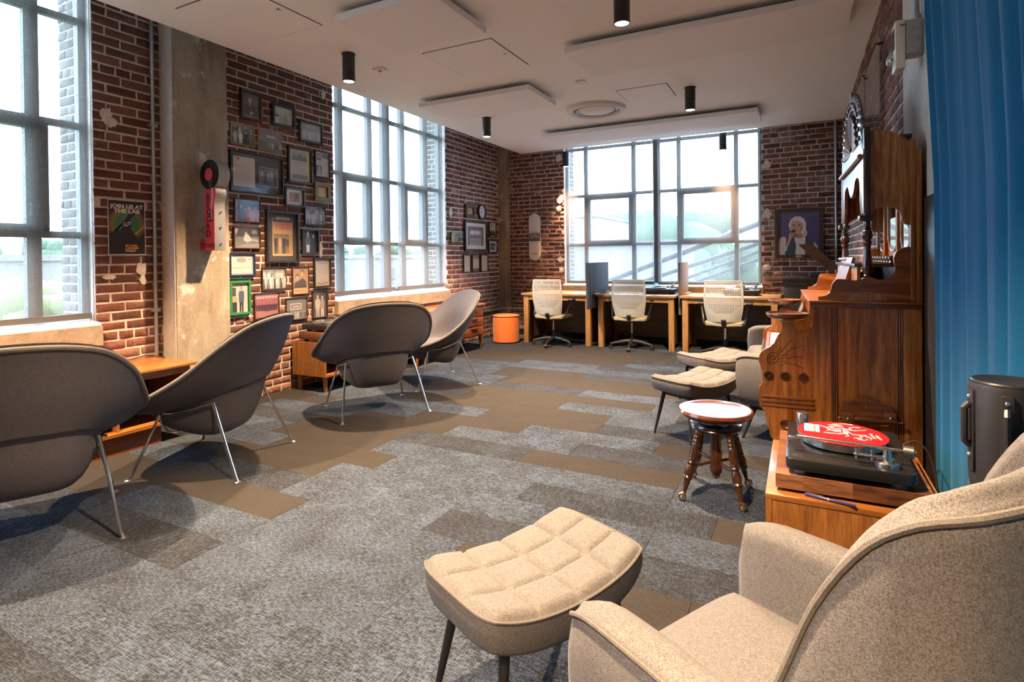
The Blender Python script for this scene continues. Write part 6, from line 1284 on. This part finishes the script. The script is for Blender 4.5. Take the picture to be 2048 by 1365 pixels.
# ---------------------------------------------------------------- painting of a singer
yw = YB-.012; a, c = OY(1549.3, 419.3, yw), OY(1646, 516, yw); cx, cz, w, h = (a.x+c.x)/2, (a.z+c.z)/2, c.x-a.x, a.z-c.z
SK, SK2, HR, HR2, VE, SHC = (.55,.28,.19), (.40,.17,.11), (.62,.56,.48), (.40,.35,.30), (.035,.06,.10), (.60,.55,.48)
S_ = [rect(0, 0, 1, 1, (.085,.075,.16))] + [rect(k*.09+.01, .2, k*.09+.04, 1, (.13+.05*(k % 2),.11,.20)) for k in range(5)] + [rect(.70, .0, 1, .9, (.065,.055,.14)),
  poly([(0, 0), (0, .30), (.05, .40), (.14, .43), (.20, .38), (.22, .2), (.20, 0)], SHC), poly([(.16, 0), (.20, .40), (.30, .44), (.46, .40), (.48, .0)], VE), poly([(.42, 0), (.44, .22), (.40, .38), (.42, .42), (.52, .40), (.64, .42), (.68, .40), (.66, .10), (.66, 0)], SHC), poly([(.66, 0), (.67, .40), (.76, .38), (.88, .30), (.90, 0)], VE), poly([(.86, 0), (.88, .30), (.96, .20), (1, .05), (1, 0)], SHC),
  poly([(.44, .40), (.47, .52), (.60, .52), (.63, .42), (.55, .38)], SK2),
  poly([(.27, .60), (.26, .72), (.32, .83), (.42, .89), (.54, .89), (.64, .83), (.69, .72), (.68, .60), (.72, .52), (.70, .44), (.62, .42), (.58, .50), (.34, .54)], HR), poly([(.62, .46), (.66, .58), (.71, .54), (.69, .45)], HR2), poly([(.27, .56), (.30, .70), (.33, .60)], HR2),
  poly([(.33, .56), (.32, .70), (.35, .79), (.44, .82), (.55, .80), (.61, .70), (.60, .58), (.54, .50), (.44, .48), (.37, .51)], SK), poly([(.50, .50), (.61, .58), (.61, .70), (.56, .66), (.54, .56)], SK2),
  poly([(.34, .70), (.42, .715), (.42, .70), (.35, .685)], (.10,.06,.05)), poly([(.47, .71), (.56, .715), (.57, .70), (.48, .695)], (.10,.06,.05)), ell(.385, .675, .030, .014, (.08,.05,.06)), ell(.52, .675, .030, .014, (.08,.05,.06)), poly([(.42, .69), (.45, .69), (.465, .605), (.41, .605)], (.46,.21,.13)), rect(.41, .595, .47, .605, SK2), rect(.41, .545, .49, .56, (.35,.10,.08)), poly([(.35, .80), (.44, .86), (.56, .84), (.60, .74), (.50, .79), (.40, .79)], HR),
  ell(.38, .54, .055, .05, (.03,.03,.035)), poly([(.33, .52), (.36, .55), (.24, .30), (.21, .32)], (.02,.02,.025)), poly([(.18, .16), (.24, .20), (.36, .44), (.42, .50), (.38, .52), (.28, .46), (.24, .36)], SK), ell(.33, .46, .075, .055, SK), ell(.36, .44, .03, .02, SK2), ell(.34, .48, .03, .016, SK2), poly([(.0, .05), (.10, .12), (.24, .24), (.20, .10), (.10, .0), (0, 0)], SHC)]
t = framed(Vector((cx, yw, cz)), w, h, 0, 'framed_painting', 'framed painting of a white haired singer holding a microphone, on the end wall', 'painting', 'frame_brown', .045, [(0, 0, 1, 1, S_)], depth=.035, glass=False)
obj('gilt_edge', B().box(-w/2-.008, -.0045, -h/2-.008, w/2+.008, -.001, h/2+.008), 'frame_gold', t, smooth=False); obj('name_plate', B().box(-.035, -.037, -h/2+.012, .035, -.0345, -h/2+.034), 'brass', t, smooth=False)
# ---------------------------------------------------------------- print on the red record
zr = .6117
def rl(s_, size, x, y, rz, mat='pink_letter', bold=0): return text(s_, size, 0, 0, 0, mat, rec, 'CENTER', bold, M_=Matrix.Translation((x, y, zr-.608)) @ Matrix.Rotation(rz, 4, 'Z'))
obj('white_panel', B().box(-.128, -.02, zr-.608-.0002, -.075, .085, zr-.608), 'white_letter', rec, smooth=False)
rl('MUSIC RECORD SHOP', .013, -.088, .033, PI/2, 'black_letter', .03)
rr = random.Random(5)
for k in range(15):
    a0 = rr.uniform(0, 6); r0 = rr.uniform(.02, .06); c = Vector((rr.uniform(-.05, .06), rr.uniform(-.05, .10), zr-.608)); pts = [c+Vector((r0*math.cos(a0+q*.5), r0*.7*math.sin(a0+q*.5)+.004*math.sin(q*2.3), 0)) for q in range(6)]
    obj('doodle', B().tube(loft(pts, 16), .0016, 4), 'pink_letter', rec)
rl('Record', .020, .095, .005, -PI/2+.2); rl('adapters', .016, .115, -.005, -PI/2+.2); rl('for all', .012, .075, -.005, -PI/2+.2)
# ---------------------------------------------------------------- outside the windows
GZ = -4.5
g = struct('ground', B().box(-160, -80, GZ-.2, 80, 160, GZ), 'asphalt', 'pale parking lot outside the building', smooth=False)
g2 = struct('ground_verge', B().box(-60, -40, GZ, -9, 120, GZ+.05), 'grass', 'strip of grass outside the left windows', smooth=False)
def crown(c, r, h, mat, n, seed):
    rr = random.Random(seed); b = B()
    for i in range(n):
        a = rr.uniform(0, 2*PI); d = rr.uniform(0, .62)*r; z = rr.uniform(-.35, .42)*h
        q = bmesh.new(); bmesh.ops.create_icosphere(q, subdivisions=2, radius=rr.uniform(.32, .55)*r)
        for v in q.verts: v.co *= rr.uniform(.86, 1.12)
        q.transform(Matrix.Translation((c[0]+d*math.cos(a), c[1]+d*math.sin(a), c[2]+z)) @ Matrix.Diagonal((1, 1, .8, 1)))
        bb = B(); bb.bm.free(); bb.bm = q; b.join(bb)
    return b
def tree(x, y, ztop, r, label, seed, mat='leaf', trunk=True):
    h = ztop-GZ; hc = min(h*.7, r*2)
    t = thing('tree' if trunk else 'bush', label, 'tree' if trunk else 'bush', (x, y, GZ), 0, 'trees outside' if trunk else 'bushes outside')
    zc_ = ztop-hc*.5
    obj('crown', crown((x, y, zc_), r, hc, mat, 18, seed), mat, t, True, angle=60)
    if trunk: obj('trunk', B().tube([(x, y, GZ), (x+.1, y, (GZ+zc_)/2), (x, y, zc_)], [.28, .22, .15], 10), 'bark', t, True)
zt = OX(100, 488, -52).z
for i, y in enumerate((11, 16.5, 22, 27.5, 46, 51.5, 57, 62.5, 68, 73.5)):
    nm = ('near the left window', 'seen in the lower left window pane', 'seen through the pane beside the brick jamb', 'hidden by the brick jamb')[i] if i < 4 else 'seen through the middle window, number %s from the left' % ('one', 'two', 'three', 'four', 'five', 'six')[i-4]
    tree(-52, y, zt+(i % 2)*.5, 2.25, 'hazy green tree on the horizon ' + nm, i)
za = OX(100, 522, -38).z
for y0, y1, lb in ((4, 26, 'long low tan building seen through the left window'), (34, 66, 'long low tan building seen through the middle window')):
    t = thing('low_building', lb, 'building', (-40, (y0+y1)/2, GZ))
    obj('wall', B().box(-43, y0, GZ, -38, y1, za), 'ext_wall', t, True, smooth=False); obj('parapet', B().box(-43.2, y0-.2, za, -37.8, y1+.2, za+.35), 'ext_pink', t, True, smooth=False)
    for k in range(4):
        yy = y0+3+k*(y1-y0-6)/3; obj('window', B().box(-37.98, yy-.8, za-2.2, -37.9, yy+.8, za-1.0), 'steel_frame', t, True, smooth=False)
for i, (u, v, x, r) in enumerate(((30, 560, -19, 1.5), (75, 585, -15, 1.1), (150, 590, -11.5, .8))):
    p = OX(u, v, x); tree(p.x, p.y, p.z, r, 'lime green bush below the left window, ' + ('in the left pane', 'at the vertical bar', 'by the brick jamb')[i], 30+i, 'leaf_lime', False)
def car(u, v, x, mat, label):
    p = OX(u, v, x); t = thing('car', label, 'car', (p.x, p.y, GZ)); z = GZ; c = (p.x, p.y)
    P = [(-2.1, .35), (-2.1, .8), (-1.3, .92), (-.7, 1.4), (.8, 1.42), (1.4, .95), (2.1, .85), (2.15, .35)]
    obj('body', B().prism(P, lambda a, b_, t_: (c[0]+t_, c[1]+a, z+b_), -.85, .85, .05), mat, t, True)
    for a in (-1.35, 1.35):
        for s in (-.86, .66): obj('wheel', B().cyl((c[0]+s, c[1]+a, z+.33), (c[0]+s+.2, c[1]+a, z+.33), .33), 'rubber', t, True)
car(100, 568, -24, 'car_red', 'red car parked outside the left window'); car(15, 562, -27, 'car_grey', 'silver car parked outside the left window')
# beyond the wide window
yb = 30; p0, p1 = OY(1060, 440, yb), OY(1192, 500, yb); t = thing('tall_building', 'plain beige building at the left of the wide window', 'building', (p0.x, yb, GZ))
obj('wall', B().box(p0.x, yb, GZ, p1.x, yb+8, p0.z), 'ext_wall', t, True, smooth=False); obj('coping', B().box(p0.x-.1, yb-.1, p0.z, p1.x+.1, yb+8, p0.z+.15), 'ext_pink', t, True, smooth=False)
yb = 42
for i, (u, v, r) in enumerate(((1225, 476, 3.0), (1290, 442, 4.6), (1345, 458, 4.2), (1400, 440, 4.4), (1440, 490, 3.5), (1500, 520, 3.0))):
    yt = yb+(0, 44, 11, 33, 22, 55)[i]; p = OY(u, v, yt); tree(p.x, yt, p.z, r*(yt/42)**.8, 'hazy tree beyond the wide window, ' + ('leftmost and lowest', 'behind the centre mullion', 'right of the centre mullion', 'tall and round in the right sash', 'low behind the grey rods', 'lowest at the right edge')[i], 50+i)
yb = 24; p0, p1 = OY(1150, 492, yb), OY(1385, 497, yb); t = thing('yard_wall', 'low pinkish wall beyond the wide window', 'wall', (p0.x, yb, GZ))
obj('wall', B().box(p0.x, yb, GZ, p1.x, yb+.4, p0.z), 'ext_pink', t, True, smooth=False); obj('coping', B().box(p0.x-.1, yb-.08, p0.z, p1.x+.1, yb+.48, p0.z+.12), 'ext_wall', t, True, smooth=False)
t = None
for i, (u0, v0, u1, v1, r) in enumerate(((1190, 572, 1545, 437, .055), (1250, 575, 1545, 478, .04), (1310, 580, 1545, 493, .03), (1350, 580, 1545, 508, .03))):
    a, c = OY(u0, v0, 10.6), OY(u1, v1, 10.6); d = (c-a).normalized()
    if t is None:
        t = thing('stair_railing', 'grey sloping stair railing rods outside the wide window', 'railing', (c.x+.9, 10.6, GZ))
        obj('post', B().cyl((c.x+.9, 10.6, GZ), (c.x+.9, 10.6, c.z+1.0), .06, n=14), 'rod_grey', t, True); obj('post', B().cyl((a.x-.6, 10.6, GZ), (a.x-.6, 10.6, a.z), .06, n=14), 'rod_grey', t, True)
    e = c+d*((c.x+.9-c.x)/d.x) if i == 0 else c+d*.9
    obj('rod', B().cyl(a-d*(.64 if i == 0 else 1.0), e, r, n=12), 'rod_grey', t, True)
